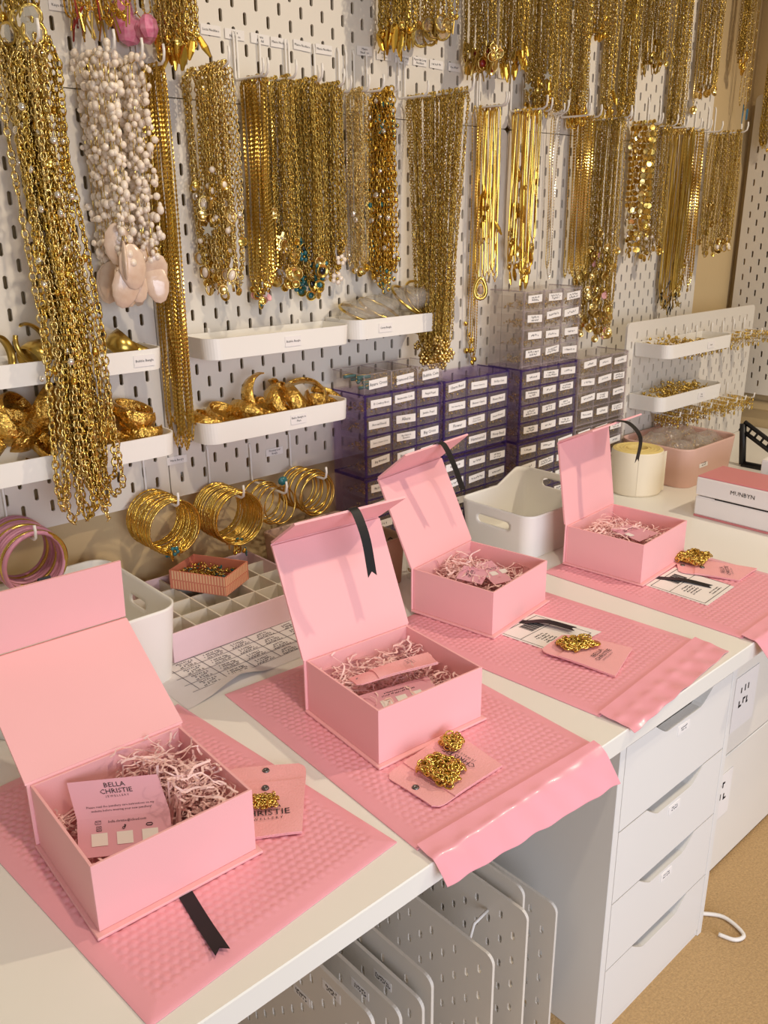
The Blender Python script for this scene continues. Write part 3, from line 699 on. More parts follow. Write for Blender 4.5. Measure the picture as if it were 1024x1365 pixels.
# ================================================================ storage on the desk
def rrect(W, D, r, n=10):                                # rounded rectangle about the origin, counter-clockwise
    out = []
    for cx, cy, a0 in ((W / 2 - r, -D / 2 + r, -PI / 2), (W / 2 - r, D / 2 - r, 0), (-W / 2 + r, D / 2 - r, PI / 2), (-W / 2 + r, -D / 2 + r, PI)):
        for a in np.linspace(a0, a0 + PI / 2, n): out.append((cx + r * math.cos(a), cy + r * math.sin(a)))
    return np.array(out)
def densify(P, step):
    out = []
    for i in range(len(P)):
        a, b = P[i], P[(i + 1) % len(P)]; k = max(1, int(np.linalg.norm(b - a) / step))
        for j in range(k): out.append(a + (b - a) * j / k)
    return np.array(out)
def tub(name, label, x0, x1, y0, y1, z0, h, r, mname, taper=0.92, t=0.003, holes=(), rise=None, cat='bin', rotz=0, step=0.004):
    """open tub with rounded corners; holes = (dx, dy, side length, height, z fraction) handle slots cut through the wall that faces (dx, dy)"""
    W, D = x1 - x0, y1 - y0; cx, cy = (x0 + x1) / 2, (y0 + y1) / 2
    T = thing(name, label, cat, (cx, cy, z0), rotz)
    P = densify(rrect(W, D, r), step); Pin = densify(rrect(W, D, r), step)
    N = len(P); nz = max(6, int(h / step)); nr = P / (np.linalg.norm(P, axis=1)[:, None])
    nn = np.stack([np.roll(P, -1, 0)[:, 1] - np.roll(P, 1, 0)[:, 1], -(np.roll(P, -1, 0)[:, 0] - np.roll(P, 1, 0)[:, 0])], -1); nn /= np.linalg.norm(nn, axis=1)[:, None] + 1e-9
    def pt(i, f, inner):
        k = taper + (1 - taper) * f; q = P[i] * k - nn[i] * (t if inner else 0); zz = f * h
        if rise is not None: zz += f ** 4 * rise(P[i][0] / W, P[i][1] / D)
        return np.array([q[0], q[1], max(zz, t * 0.9) if inner else zz])
    VO = np.array([[pt(i, j / nz, False) for i in range(N)] for j in range(nz + 1)]); VI = np.array([[pt(i, j / nz, True) for i in range(N)] for j in range(nz + 1)])
    cut = np.zeros((nz, N), bool)
    for (dx, dy, L, hh, zf) in holes:
        s_ = P[:, 1] if dx else P[:, 0]; on = (nn @ np.array([dx, dy])) > 0.95; zc = zf * h
        if rise is not None: zc = zf * h + rise(0.5 * dx, 0.5 * dy) * 0.5
        rad = hh / 2
        def sd(a, z):
            q = max(abs(a) - (L / 2 - rad), 0); return math.hypot(q, z - zc) - rad
        for j in range(nz):
            for i in range(N):
                i2 = (i + 1) % N
                if on[i] and on[i2] and sd((s_[i] + s_[i2]) / 2, (VO[j, i, 2] + VO[j + 1, i, 2]) / 2) < 0: cut[j, i] = True
        for j in range(nz + 1):                          # snap the ragged edge onto the slot outline
            for i in range(N):
                if not on[i]: continue
                qs = [cut[jj, ii] for jj in (j - 1, j) if 0 <= jj < nz for ii in ((i - 1) % N, i)]
                if any(qs) and not all(qs):
                    a, z = s_[i], VO[j, i, 2]; ac = max(-(L / 2 - rad), min(L / 2 - rad, a)); v = np.array([a - ac, z - zc]); l = np.linalg.norm(v) + 1e-9; v = v / l * rad
                    for A in (VO, VI):
                        A[j, i, 1 if dx else 0] += (ac + v[0] - a); A[j, i, 2] = zc + v[1]
    off = (nz + 1) * N; F = []
    for j in range(nz):
        for i in range(N):
            i2 = (i + 1) % N
            if cut[j, i]: continue
            F.append((j * N + i, j * N + i2, (j + 1) * N + i2, (j + 1) * N + i)); F.append((off + j * N + i2, off + j * N + i, off + (j + 1) * N + i, off + (j + 1) * N + i2))
            for (jj, ii, e0, e1) in ((j - 1, i, (j, i), (j, i2)), (j + 1, i, (j + 1, i2), (j + 1, i)), (j, i2, (j, i2), (j + 1, i2)), (j, (i - 1) % N, (j + 1, i), (j, i))):
                if 0 <= jj < nz and cut[jj, ii]:
                    a = e0[0] * N + e0[1]; b = e1[0] * N + e1[1]; F.append((b, a, off + a, off + b))
    for i in range(N):
        i2 = (i + 1) % N; F.append((nz * N + i, nz * N + i2, off + nz * N + i2, off + nz * N + i))
    m = MB(); m.add(np.concatenate([VO.reshape(-1, 3), VI.reshape(-1, 3)]), F, 0, True)
    m.add(VO[0], [tuple(range(N))[::-1]]); m.add(VI[0], [tuple(range(N))])
    o_ = m.build('body', MT[mname], T)
    return T
b1 = tub('storage_bin', 'white plastic bin with slot handles behind the nearest box lid', -0.275, -0.034, -0.246, -0.022, DZ + 0.0004, 0.103, 0.028, 'bin_white', 0.93, 0.003, ((1, 0, 0.045, 0.013, 0.68), (0, 1, 0.05, 0.015, 0.80), (0, -1, 0.05, 0.013, 0.68)))
b3 = tub('storage_bin', 'white bin with raised handles between third and far right boxes', 0.592, 0.772, -0.302, -0.135, DZ + 0.0004, 0.080, 0.024, 'bin_white', 0.93, 0.003, ((-1, 0, 0.075, 0.015, 0.66), (1, 0, 0.06, 0.016, 0.9)), lambda u, v: 0.026 * max(0, min(1, (u - 0.1) / 0.3)))
b4 = tub('storage_bin', 'blush pink bin full of clear bagged jewellery behind the printer', 1.160, 1.385, -0.276, -0.100, DZ + 0.0004, 0.088, 0.03, 'bin_blush', 0.93, 0.003)
l = MB(); l.obox((-0.058, -0.0862, 0.040), (0.036, 0, 0), (0, 0.0006, 0.0), (0, 0.0015, 0.014)); scrib(l, (-0.040, -0.0856, 0.047), (1, 0, 0), (0, 0.1, 1), 0.024, 0.003, 2, 0.005); l.build('label', [MT['paper'], MT['ink']], b4)
b5 = tub('storage_bin', 'tan open box of tangled chains behind the second box lid', 0.226, 0.388, -0.216, -0.040, DZ + 0.0004, 0.080, 0.012, 'bin_brown', 0.95, 0.003, ((0, 1, 0.06, 0.014, 0.7), (-1, 0, 0.05, 0.012, 0.72)))
# clear bags in the blush bin: crumpled film pouches, each with a clump of metal
def blob(c, r, sc, seed, amp=0.25, nu=20, nv=12):
    rr = random.Random(seed); ph = [rr.uniform(0, 6) for _ in range(8)]; V = []; F = []
    for i in range(nv + 1):
        a = PI * i / nv
        for k in range(nu):
            b = 2 * PI * k / nu
            f = 1 + amp * (0.5 * math.sin(3 * b + ph[0] + 2 * a) + 0.4 * math.sin(5 * a + ph[1] + b) + 0.35 * math.sin(7 * b + ph[2] - 3 * a))
            V.append((c[0] + r * sc[0] * f * math.sin(a) * math.cos(b), c[1] + r * sc[1] * f * math.sin(a) * math.sin(b), c[2] + r * sc[2] * f * math.cos(a)))
    for i in range(nv):
        for k in range(nu): F.append((i * nu + k, (i + 1) * nu + k, (i + 1) * nu + (k + 1) % nu, i * nu + (k + 1) % nu))
    m = MB(); m.add(V, F, 0, True); return m
def bits(n, box, size, seed, mi=(0,), mb=None, zf=None):  # a jumble of small rings, chips and balls inside box
    rr = np.random.default_rng(seed); m = mb or MB()
    x0, x1, y0, y1, z0, z1 = box
    tmpl = []
    for k in range(3):
        tm = MB()
        if k == 0:
            a = np.linspace(0, 2 * PI, 8)[:-1]; tm.tube(np.stack([np.cos(a), np.sin(a), 0 * a], -1), 0.28, 4, 0, True)
        elif k == 1: tm.add([(1.3, 0, 0), (-1.3, 0, 0), (0, .5, 0), (0, -.5, 0), (0, 0, .35), (0, 0, -.35)], [(0, 2, 4), (2, 1, 4), (1, 3, 4), (3, 0, 4), (2, 0, 5), (1, 2, 5), (3, 1, 5), (0, 3, 5)])
        else: tm.ball((0, 0, 0), 0.75, 0, 6, 4)
        tmpl.append((np.concatenate(tm.v), tm.f))
    for i in range(n):
        v, fs = tmpl[int(rr.integers(0, 3))]; q = rr.normal(size=4); q /= np.linalg.norm(q); w_, x, y, z = q
        R = np.array([[1 - 2 * (y * y + z * z), 2 * (x * y - z * w_), 2 * (x * z + y * w_)], [2 * (x * y + z * w_), 1 - 2 * (x * x + z * z), 2 * (y * z - x * w_)], [2 * (x * z - y * w_), 2 * (y * z + x * w_), 1 - 2 * (x * x + y * y)]])
        px, py = rr.uniform(x0, x1), rr.uniform(y0, y1); top = z1 if zf is None else z0 + (z1 - z0) * zf((px - x0) / (x1 - x0), (py - y0) / (y1 - y0))
        c = np.array([px, py, rr.uniform(z0, max(z0 + 1e-4, top))]); P = v * size * rr.uniform(0.7, 1.3) @ R.T + c; mm = mi[int(rr.integers(0, len(mi)))]
        n0 = m.n; m.v.append(P); m.n += len(P)
        for f in fs: m.f.append(f + n0); m.m.append(np.full(len(f), mm)); m.sm.append(np.full(len(f), k == 2))
    return m
LB = np.array(b4.location)
for k, (x_, y_, z_, r_) in enumerate(((-0.062, -0.035, 0.072, 0.038), (0.0, -0.042, 0.074, 0.040), (0.062, -0.035, 0.074, 0.038), (-0.055, 0.035, 0.076, 0.038), (0.01, 0.036, 0.078, 0.042), (0.068, 0.03, 0.077, 0.036))):
    T = thing('plastic_bag', ('crumpled clear bag of jewellery in blush bin, ' + ('front left', 'front middle', 'front right', 'back left', 'back middle', 'back right')[k]), 'plastic bag', LB + [x_, y_, 0.045], 0, 'bags in the blush bin')
    blob((0, 0, z_ - 0.045), r_, (1, 0.85, 0.55), 50 + k, 0.18).build('film', MT['bag_plastic'], T)
    bits(60, (-0.022, 0.022, -0.016, 0.016, z_ - 0.058, z_ - 0.034), 0.0028, 60 + k, (0, 1)).build('contents', [MT['gold_pale'], MT['silver']], T, kind='stuff')
# chains heaped in the tan box
o = bits(420, (0.240, 0.374, -0.202, -0.054, DZ + 0.03, DZ + 0.072), 0.0034, 5, (0, 0, 1)).build('tangled_chains', [MT['gold_old'], MT['black_stone']]); tag(o, 'tangled gold and dark bead chains in the tan box', 'jewellery', None, 'stuff')
# small clear pack standing between second and third boxes
T = thing('clear_pack', 'small clear pack with a white label by the tan box', 'plastic pack', (0.416, -0.215, DZ + 0.0004))
MB().box(-0.022, 0.022, -0.010, 0.010, 0, 0.052, b=0.002).build('sleeve', MT['clear_plastic'], T)
bits(60, (-0.018, 0.018, -0.007, 0.007, 0.004, 0.040), 0.0026, 9).build('contents', MT['gold_old'], T, kind='stuff')
l = MB(); l.obox((-0.013, -0.0112, 0.008), (0.026, 0, 0), (0, 0.0006, 0), (0, 0, 0.012)); scrib(l, (0, -0.0112, 0.014), (1, 0, 0), (0, 0, 1), 0.018, 0.003, 1, 0.004); l.build('label', [MT['paper'], MT['ink']], T)

# ---------------------------------------------------------------- stacked drawer units
def drawer_mesh(w_, h_, d_):
    m = MB(); t = 0.0012
    m.box(0, w_, 0, t, 0, h_); m.box(0, w_, t, d_, 0, t); m.box(0, t, t, d_, t, h_ * 0.8); m.box(w_ - t, w_, t, d_, t, h_ * 0.8)
    m.box(w_ * 0.36, w_ * 0.64, -0.004, 0, 0.0015, 0.0035); return m
UW, UH, UD = 0.182, 0.1440, 0.082
cwid, chei = (UW - 0.010) / 3, (UH - 0.008) / 4
DM = {k: drawer_mesh(cwid - 0.003, chei - 0.003, UD - 0.012).mesh('drawer', MT[k]) for k in ('purple_plastic', 'clear_plastic')}
CM = [bits(46, (0.004, cwid - 0.007, 0.0035, UD - 0.02, 0.002, 0.012), 0.0028, 100 + k, (0, 0, 1)).mesh('charms', [MT['gold'], MT['gold_old']]) for k in range(5)]
def unit(label, x0, yf, z0, kind, texts, group):
    T = thing('drawer_organizer', label, 'drawer organizer', (x0, yf, z0), 0, group)
    pl, ed = kind + '_plastic', kind + '_edge'; t = 0.002
    m = MB(); m.box(0, t, 0, UD, 0, UH); m.box(UW - t, UW, 0, UD, 0, UH); m.box(t, UW - t, 0, UD, UH - t, UH); m.box(t, UW - t, 0, UD, 0, t); m.box(t, UW - t, UD - t, UD, t, UH - t)
    m.build('shell', MT[pl], T)
    m = MB()                                             # thick moulded edges seen along the front
    for c in range(4):
        x = 0.004 + c * cwid + (0.001 if c else 0) - 0.0012; m.box(min(x, UW - 0.003), min(x, UW - 0.003) + 0.0024, 0.0004, 0.004, 0.001, UH - 0.001)
    for r in range(5): z = 0.003 + r * chei; m.box(0.001, UW - 0.001, 0.0006, 0.0042, min(z, UH - 0.0032), min(z, UH - 0.0032) + 0.0022)
    for x in (0.0, UW - 0.002): m.box(x, x + 0.002, 0.004, UD, 0, 0.0022); m.box(x, x + 0.002, 0.004, UD, UH - 0.0022, UH)
    m.box(0, UW, UD - 0.002, UD, 0, 0.002); m.build('front_frame', MT[ed], T)
    for r in range(4):
        for c in range(3):
            d = link('drawer', DM['clear_plastic'], T, (0.005 + c * cwid + 0.0015, -0.0012, UH - 0.0045 - (r + 1) * chei + 0.003))
            q = link('charms', CM[(r * 3 + c + int(x0 * 100)) % 5], d, None, 'stuff')
            tx = texts[r][c] if texts and r < len(texts) and c < len(texts[r]) else None
            if tx == '': continue
            rr = random.Random(int(x0 * 999 + z0 * 777) + r * 3 + c); lw = cwid * rr.uniform(0.70, 0.84); lh = chei * (0.40 if not tx or '/' not in tx[1:] or tx == 'Arrow/Shield' else 0.5)
            ox = (cwid - 0.003 - lw) / 2 + rr.uniform(-0.003, 0.003); oz = chei * 0.36 + rr.uniform(-0.002, 0.002); tl = rr.uniform(-0.05, 0.08)
            l = MB(); ex = np.array([1, 0, tl]); l.obox((ox, -0.0008, oz), ex * lw, (0, 0.0006, 0), (0, 0, lh))
            cc = np.array([ox, -0.0008, oz + lh / 2]) + ex * lw / 2
            if tx:
                ln = tx.split('|'); mx = max(len(q_) for q_ in ln); sz = min(lh * 0.62 / len(ln), lw * 1.55 / mx)
                for i, q_ in enumerate(ln): l.text(q_, sz, cc + np.array([0, 0, (len(ln) - 1) / 2 * sz * 1.05 - i * sz * 1.05]), ex, (0, 0, 1), 1, lift=0.0003)
            else: scrib(l, cc, ex, (0, 0, 1), lw * 0.7, lh * 0.26, 1 + (rr.random() < 0.3), lh * 0.36)
            l.build('label', [MT['paper'], MT['ink']], d)
    return T
G1 = 'purple drawer units'; G2 = 'clear drawer units'; YA, YC = -0.101, -0.122
zA = DZ + 0.0004; zB = zA + UH + 0.0006
tA = (('El Cowboy Boot', 'Ammonite Coin', 'Angel Pearl'), ('Arrow/Shield', 'Aliens', 'Jumbo Pearl'), ('Zebra Charm Cross', 'Big Charm St|Benedicts', 'Big Cross'), ('Big Braided', 'Big Heart', 'Big Coin'))
tB = (('Charm Bead', 'Element Charm Disc', 'Evil Eye Coin'), ('Fish Charm Eye Sun', 'Element Charm', 'Flower Bead'), ('Flower', 'Green Stone|Charm Turtle', 'Heart Flower'), ('', 'Hammered', 'Hoop Bead'))
unit('purple clear drawer unit at left end, top of its stack, under open trays', 0.3995, YA, zB, 'purple', tA, G1)
unit('purple clear drawer unit at left end, bottom of its stack', 0.3995, YA, zA, 'purple', (('Big Dive Cross',),), G1)
unit('purple clear drawer unit second from left, top of its stack', 0.586, YA, zB, 'purple', tB, G1)
unit('purple clear drawer unit second from left, bottom of its stack', 0.586, YA, zA, 'purple', None, G1)
unit('purple clear drawer unit directly under the colourless unit', 0.774, YC, zB, 'purple', None, G1)
unit('purple clear drawer unit below the colourless one, on the desk', 0.774, YC, zA, 'purple', None, G1)
unit('colourless drawer unit topmost on the purple stack', 0.774, YC, zB + UH + 0.0006, 'clear', None, G2)
unit('colourless drawer unit right of the purple stacks, upper', 0.960, YC, zB, 'clear', None, G2)
unit('colourless drawer unit right of the purple stacks, lower', 0.960, YC, zA, 'clear', None, G2)
# open clear trays on the left stack
zt = zB + UH + 0.0006
for k, (tx, m1) in enumerate((('Azure Cross', 'teal'), ('Diamond Star', 'gold'), ('Bubble Coin', 'gold_pale'))):
    x_ = 0.4000 + k * 0.0612
    T = thing('open_tray', ('open clear tray of green and gold bars', 'open clear tray of small gold charms, middle of three', 'open clear tray of pale gold charms next to flower chains')[k] + ' on purple unit', 'tray', (x_, YA, zt), 0, 'open trays on the left stack')
    m = MB(); t = 0.0015; w_, d_, h_ = 0.0598, 0.080, 0.032
    m.box(0, t, 0, d_, 0, h_); m.box(w_ - t, w_, 0, d_, 0, h_); m.box(t, w_ - t, 0, t, 0, h_); m.box(t, w_ - t, d_ - t, d_, 0, h_); m.box(t, w_ - t, t, d_ - t, 0, t); m.build('shell', MT['clear_plastic'], T)
    m = MB(); r_ = 0.0007
    for a, b in (((0, 0, h_), (w_, 0, h_)), ((w_, 0, h_), (w_, d_, h_)), ((w_, d_, h_), (0, d_, h_)), ((0, d_, h_), (0, 0, h_)), ((0, 0, 0), (0, 0, h_)), ((w_, 0, 0), (w_, 0, h_))): m.tube([a, b], r_, 5)
    m.build('rim', MT['clear_edge'], T)
    if k == 0:
        rr = random.Random(3)
        for q in range(9):
            a = rr.uniform(-0.5, 0.9); c = np.array([rr.uniform(0.016, 0.044), rr.uniform(0.018, 0.062), 0.004 + 0.0022 * q]); v = np.array([math.cos(a), math.sin(a), 0]) * 0.012
            MB().tube([c - v, c, c + v], 0.0030, 6).build('green_bar', MT['teal'], T); 
            u = np.array([-v[1], v[0], 0]) * 0.25
            MB().tube([c - v + u + [0, 0, .0022], c + u + [0, 0, .003], c + v + u + [0, 0, .0022]], 0.0011, 5).build('gold_bar', MT['gold'], T)
    else:
        bits(150, (0.004, w_ - 0.004, 0.004, d_ - 0.006, 0.002, 0.018), 0.0026, 200 + k, (0, 0, 1)).build('charms', [MT[m1], MT['gold_old']], T, kind='stuff')
    l = MB(); l.obox((0.010, -0.0014, 0.007), (0.040, 0, 0.002), (0, 0.0006, 0), (0, 0, 0.015)); l.text(tx, 0.0075, (0.030, -0.0014, 0.0155), (1, 0, 0.05), (0, 0, 1)); l.build('label', [MT['paper'], MT['ink']], T)

# ---------------------------------------------------------------- divided tray, paper list, striped box
OX0, OX1, OY0, OY1, OH = -0.030, 0.214, -0.203, -0.016, 0.043
T = thing('divided_tray', 'pale pink velvet jewellery tray with cream square compartments', 'organizer tray', ((OX0 + OX1) / 2, (OY0 + OY1) / 2, DZ + 0.0010))
hx, hy = (OX1 - OX0) / 2, (OY1 - OY0) / 2; t = 0.003
m = MB(); m.box(-hx, hx, -hy, -hy + t, 0, OH, b=0.0006); m.box(-hx, hx, hy - t, hy, 0, OH, b=0.0006); m.box(-hx, -hx + t, -hy + t, hy - t, 0, OH); m.box(hx - t, hx, -hy + t, hy - t, 0, OH); m.box(-hx + t, hx - t, -hy + t, hy - t, 0, 0.002)
m.build('case', MT['organizer_pink'], T)
ncx, ncy = 6, 4
m = MB(); m.box(-hx + t, hx - t, -hy + t, hy - t, 0.0021, 0.004); m.build('lining', MT['felt_cream'], T)
for i in range(1, ncx): x = -hx + 2 * hx * i / ncx; MB().box(x - 0.0012, x + 0.0012, -hy + t, hy - t, 0.004, OH - 0.003).build('divider', MT['felt_cream'], T)
for j in range(1, ncy): y = -hy + 2 * hy * j / ncy; MB().box(-hx + t, hx - t, y - 0.0012, y + 0.0012, 0.004, OH - 0.0032).build('divider', MT['felt_cream'], T)
def ringpts(c, r, ex, ey, n=24, sq=1.0):
    a = np.linspace(0, 2 * PI, n + 1)[:-1]; c, ex, ey = (np.asarray(q, float) for q in (c, ex, ey)); return c + r * np.cos(a)[:, None] * ex + r * sq * np.sin(a)[:, None] * ey
OC = np.array(T.location)
for k, (x_, y_, rz) in enumerate(((0.132, -0.166, 0.3), (0.140, -0.160, 0.9), (0.146, -0.176, -0.2))):
    c = np.array([x_, y_, DZ + 0.016]); o = MB().tube(ringpts((0, 0, 0), 0.0095, (math.cos(rz), math.sin(rz), 0.15), (0.1, 0, 1), 20), 0.0019, 6, 0, True).build('gold_ring', MT['gold'], None); o.location = c
    tag(o, 'gold band ring in a compartment of the divided tray, %s of three' % ('leftmost', 'middle', 'rightmost')[k], 'ring', 'rings in the divided tray')
for k in range(2):
    o = bits(30, (-0.02 + 0.041 * k, 0.008 + 0.041 * k, -0.196, -0.166, DZ + 0.006, DZ + 0.012), 0.0022, 300 + k).build('loose_charms', MT['gold_old']); tag(o, 'few tiny gold bits at the bottom of tray compartment %s' % ('by the white bin', 'in the second column')[k], 'jewellery', None, 'stuff')
T = thing('handwritten_list', 'white paper sheet with handwritten table under the divided tray', 'paper', (0.05, -0.23, DZ + 0.0002))
PW0, PW1, PD0, PD1 = -0.125, 0.175, -0.085, 0.06
m = MB(); nx, ny = 40, 16; V = []; F = []
for j in range(ny + 1):
    for i in range(nx + 1):
        u, v = i / nx, j / ny; x = PW0 + (PW1 - PW0) * u; y = PD0 + (PD1 - PD0) * v + 0.012 * math.sin(u * 3.0) * (1 - v)
        z = 0.0003 + max(0, 1 - v * 4.0) ** 2 * (0.004 * max(0, math.sin(u * 9 - 0.4)) + (0.010 * max(0, 1 - abs(u - 0.28) / 0.16)))
        V.append((x, y, z))
for j in range(ny):
    for i in range(nx): k = j * (nx + 1) + i; F.append((k, k + 1, k + nx + 2, k + nx + 1))
m.add(V, F, 0, True); m.add(np.array(V) - [0, 0, 0.0002], [f[::-1] for f in F], 0, True); m.build('sheet', MT['paper_grey'], T)
m = MB()
for i in range(7): x = -0.09 + i * 0.042; m.obox((x, -0.055, 0.0009), (0.0006, 0.004, 0), (-0.004, 0.085, 0), (0, 0, 0.0002))
for j in range(5): m.obox((-0.10, -0.055 + j * 0.02, 0.0009), (0.262, 0.003, 0), (0, 0.0006, 0), (0, 0, 0.0002))
rr = random.Random(8)
for i in range(6):
    for j in range(4): scrib(m, (-0.07 + i * 0.042, -0.045 + j * 0.02, 0.0009), (1, 0.02, 0), (-0.02, 1, 0), 0.028, 0.0034, 3, 0.0052, 0)
m.build('handwriting', MT['ink_grey'], T)
# striped coral box
ca, cb, cd = np.array([0.044, -0.065]), np.array([0.088, -0.150]), np.array([0.146, -0.119])
ang = math.atan2(cd[1] - cb[1], cd[0] - cb[0]); Lw, Ll = 0.068, 0.094
T = thing('striped_box', 'coral and cream striped card box of charms on the divided tray', 'box', (cb[0], cb[1], DZ + OH + 0.0015), ang)
m = MB(); t = 0.0018; H_ = 0.029
for (x0, x1, y0, y1) in ((0, Lw, 0, t), (0, Lw, Ll - t, Ll), (0, t, t, Ll - t), (Lw - t, Lw, t, Ll - t)): m.box(x0, x1, y0, y1, 0, H_)
m.box(t, Lw - t, t, Ll - t, 0, t); m.build('card_box', MT['coral'], T)
for (o0, ex, L_) in (((0, 0, 0), (0, 1, 0), Ll), ((0, 0, 0), (1, 0, 0), Lw)):
    m = MB(); ex = np.array(ex, float); nn_ = np.array([-1, 0, 0]) if ex[1] else np.array([0, -1, 0])
    ns = int(L_ / 0.0048)
    for i in range(ns):
        b0 = np.array([0, 0, 0.0]) + ex * (0.001 + i * (L_ - 0.003) / ns)
        m.obox(b0 + [0, 0, 0.0155], ex * 0.0024, nn_ * 0.0003, (0, 0, 0.013)); m.obox(b0 + [0, 0, 0.001], ex * 0.0014, nn_ * 0.0003, (0, 0, 0.0125))
    m.build('printed_stripes', MT['coral_pale'], T, kind='stuff')
cz = DZ + OH + 0.004; cm = (ca + cd) / 2
o = bits(330, (-0.026, 0.026, -0.040, 0.040, 0.0, 0.020), 0.0030, 21, (0, 0, 0, 1)).build('charm_pile', [MT['gold_old'], MT['teal']]); o.location = (cm[0], cm[1], cz); o.rotation_euler = (0, 0, ang); tag(o, 'tiny gold and teal charms heaped in the striped box', 'jewellery', None, 'stuff')
# the handled roll of labels
RC = (1.088, -0.196, DZ + 0.0004)
T = thing('label_roll', 'large roll of white labels with yellow edge standing on the desk', 'label roll', RC)
MB().lathe([(0.020, 0.0), (0.0525, 0.0), (0.054, 0.004), (0.054, 0.090), (0.0525, 0.0935)], 48).build('paper_roll', MT['roll_paper'], T)
m = MB(); rr = random.Random(2); r_ = 0.021
prof = [(0.014, 0.080)]
while r_ < 0.0525: prof.append((r_, 0.0935 + rr.uniform(0, 0.0022))); r_ += 0.0016
m.lathe(prof + [(0.0525, 0.0932)], 48, smooth=False); m.build('yellow_edge', MT['roll_core'], T)
MB().lathe([(0.014, 0.001), (0.0142, 0.086), (0.0125, 0.086), (0.0125, 0.001)], 24).build('core', MT['bin_brown'], T)
m = MB(); a0, a1 = math.radians(215), math.radians(300); V = []; F = []
for i in range(13):
    a = a0 + (a1 - a0) * i / 12
    for z in (0.004, 0.0905): V.append((0.0546 * math.cos(a), 0.0546 * math.sin(a), z))
for i in range(12): F.append((2 * i, 2 * i + 2, 2 * i + 3, 2 * i + 1))
V.append((0.0546 * math.cos(a1) + 0.008, 0.0546 * math.sin(a1) - 0.001, 0.004)); V.append((0.0546 * math.cos(a1) + 0.008, 0.0546 * math.sin(a1) - 0.001, 0.0905)); F.append((24, 26, 27, 25))
m.add(V, F, 0, True); m.build('loose_end', MT['roll_paper'], T)
# label printer
PX, PY0, PY1, PH = 1.024, -0.368, -0.60, 0.083
T = thing('label_printer', 'white thermal label printer with pink lid and black lettering', 'printer', (PX + 0.05, (PY0 + PY1) / 2, DZ + 0.0004))
yh = (PY0 - PY1) / 2; xh = 0.05
m = MB(); m.box(-xh, xh, -yh, yh, 0.003, PH * 0.50, b=0.003); m.build('lower_body', MT['printer_white'], T)
MB().box(-xh + 0.001, xh - 0.001, -yh + 0.001, yh - 0.001, 0, 0.0035).build('base', MT['printer_pink'], T)
MB().box(-xh + 0.002, xh - 0.002, -yh + 0.012, yh - 0.040, PH * 0.50 - 0.0005, PH * 0.53).build('paper_slot', MT['black_plastic'], T)
u = MB(); u.box(-xh, xh, -yh, yh, PH * 0.53, PH - 0.003, b=0.002); u = u.build('upper_cover', MT['printer_white'], T)
MB().box(-xh + 0.0015, xh, -yh + 0.001, yh - 0.001, PH - 0.0035, PH, b=0.0012).build('pink_lid', MT['printer_pink'], T)
MB().text('MUNBYN', 0.0115, (-xh - 0.0002, 0.022, PH * 0.76), (0, -1, 0), (0, 0, 1), 0).build('lettering', MT['ink'], u)
# black stand and white carton behind the printer
SX = 1.440
def SXp(x, y): return atX(x, y, SX)
T = thing('paper_stand', 'black plastic slatted label stand at the right edge', 'stand', (SX, -0.30, DZ + 0.0004)); S0 = np.array(T.location)
f0 = np.array([SX, -0.265, DZ + 0.0044]) - S0; f1 = SXp(991, 565) - S0; f2 = SXp(1024, 590) - S0; f2 = f1 + (f2 - f1) * 2.2; f3 = np.array([0, f2[1] - 0.01, 0.004])
for nm, a, b in (('front_leg', f0, f1), ('base_bar', f0, f3), ('rear_leg', f3, f2)):
    MB().tube([a, b], 0.0085, 6).build(nm, MT['black_plastic'], T)
m = MB(); dv = f2 - f1; L_ = np.linalg.norm(dv); dv /= L_; up_ = nrm(np.cross([1, 0, 0], dv)); up_ = up_ if up_[2] > 0 else -up_
m.tube([f1 + up_ * 0.006, f2 + up_ * 0.006], 0.005, 6); m.tube([f1 - up_ * 0.014, f2 - up_ * 0.014], 0.005, 6)
for i in range(9): q = f1 + dv * L_ * (i + 0.3) / 9; m.tube([q + up_ * 0.006, q - up_ * 0.012], 0.0028, 4)
m.build('slatted_top', MT['black_plastic'], T)
T = thing('carton', 'small white carton behind the printer at right edge', 'carton', (1.21, -0.50, DZ + 0.0004), 0.1)
MB().box(-0.04, 0.05, -0.09, 0.075, 0, 0.098, b=0.001).build('card_body', MT['paper'], T); MB().box(-0.0395, 0.0495, -0.0895, 0.0745, 0.0981, 0.0995).build('flap', MT['paper'], T)
# cable by the drawer unit
o = MB().tube(smooth([(0.579, -0.648, 0.05), (0.586, -0.652, 0.012), (0.602, -0.668, 0.004), (0.624, -0.700, 0.004), (0.614, -0.738, 0.004), (0.594, -0.735, 0.004), (0.585, -0.712, 0.004)], 40), 0.0032, 8).build('power_cable', MT['wire_white']); tag(o, 'white power cable looped on the carpet beside the drawer unit', 'cable')
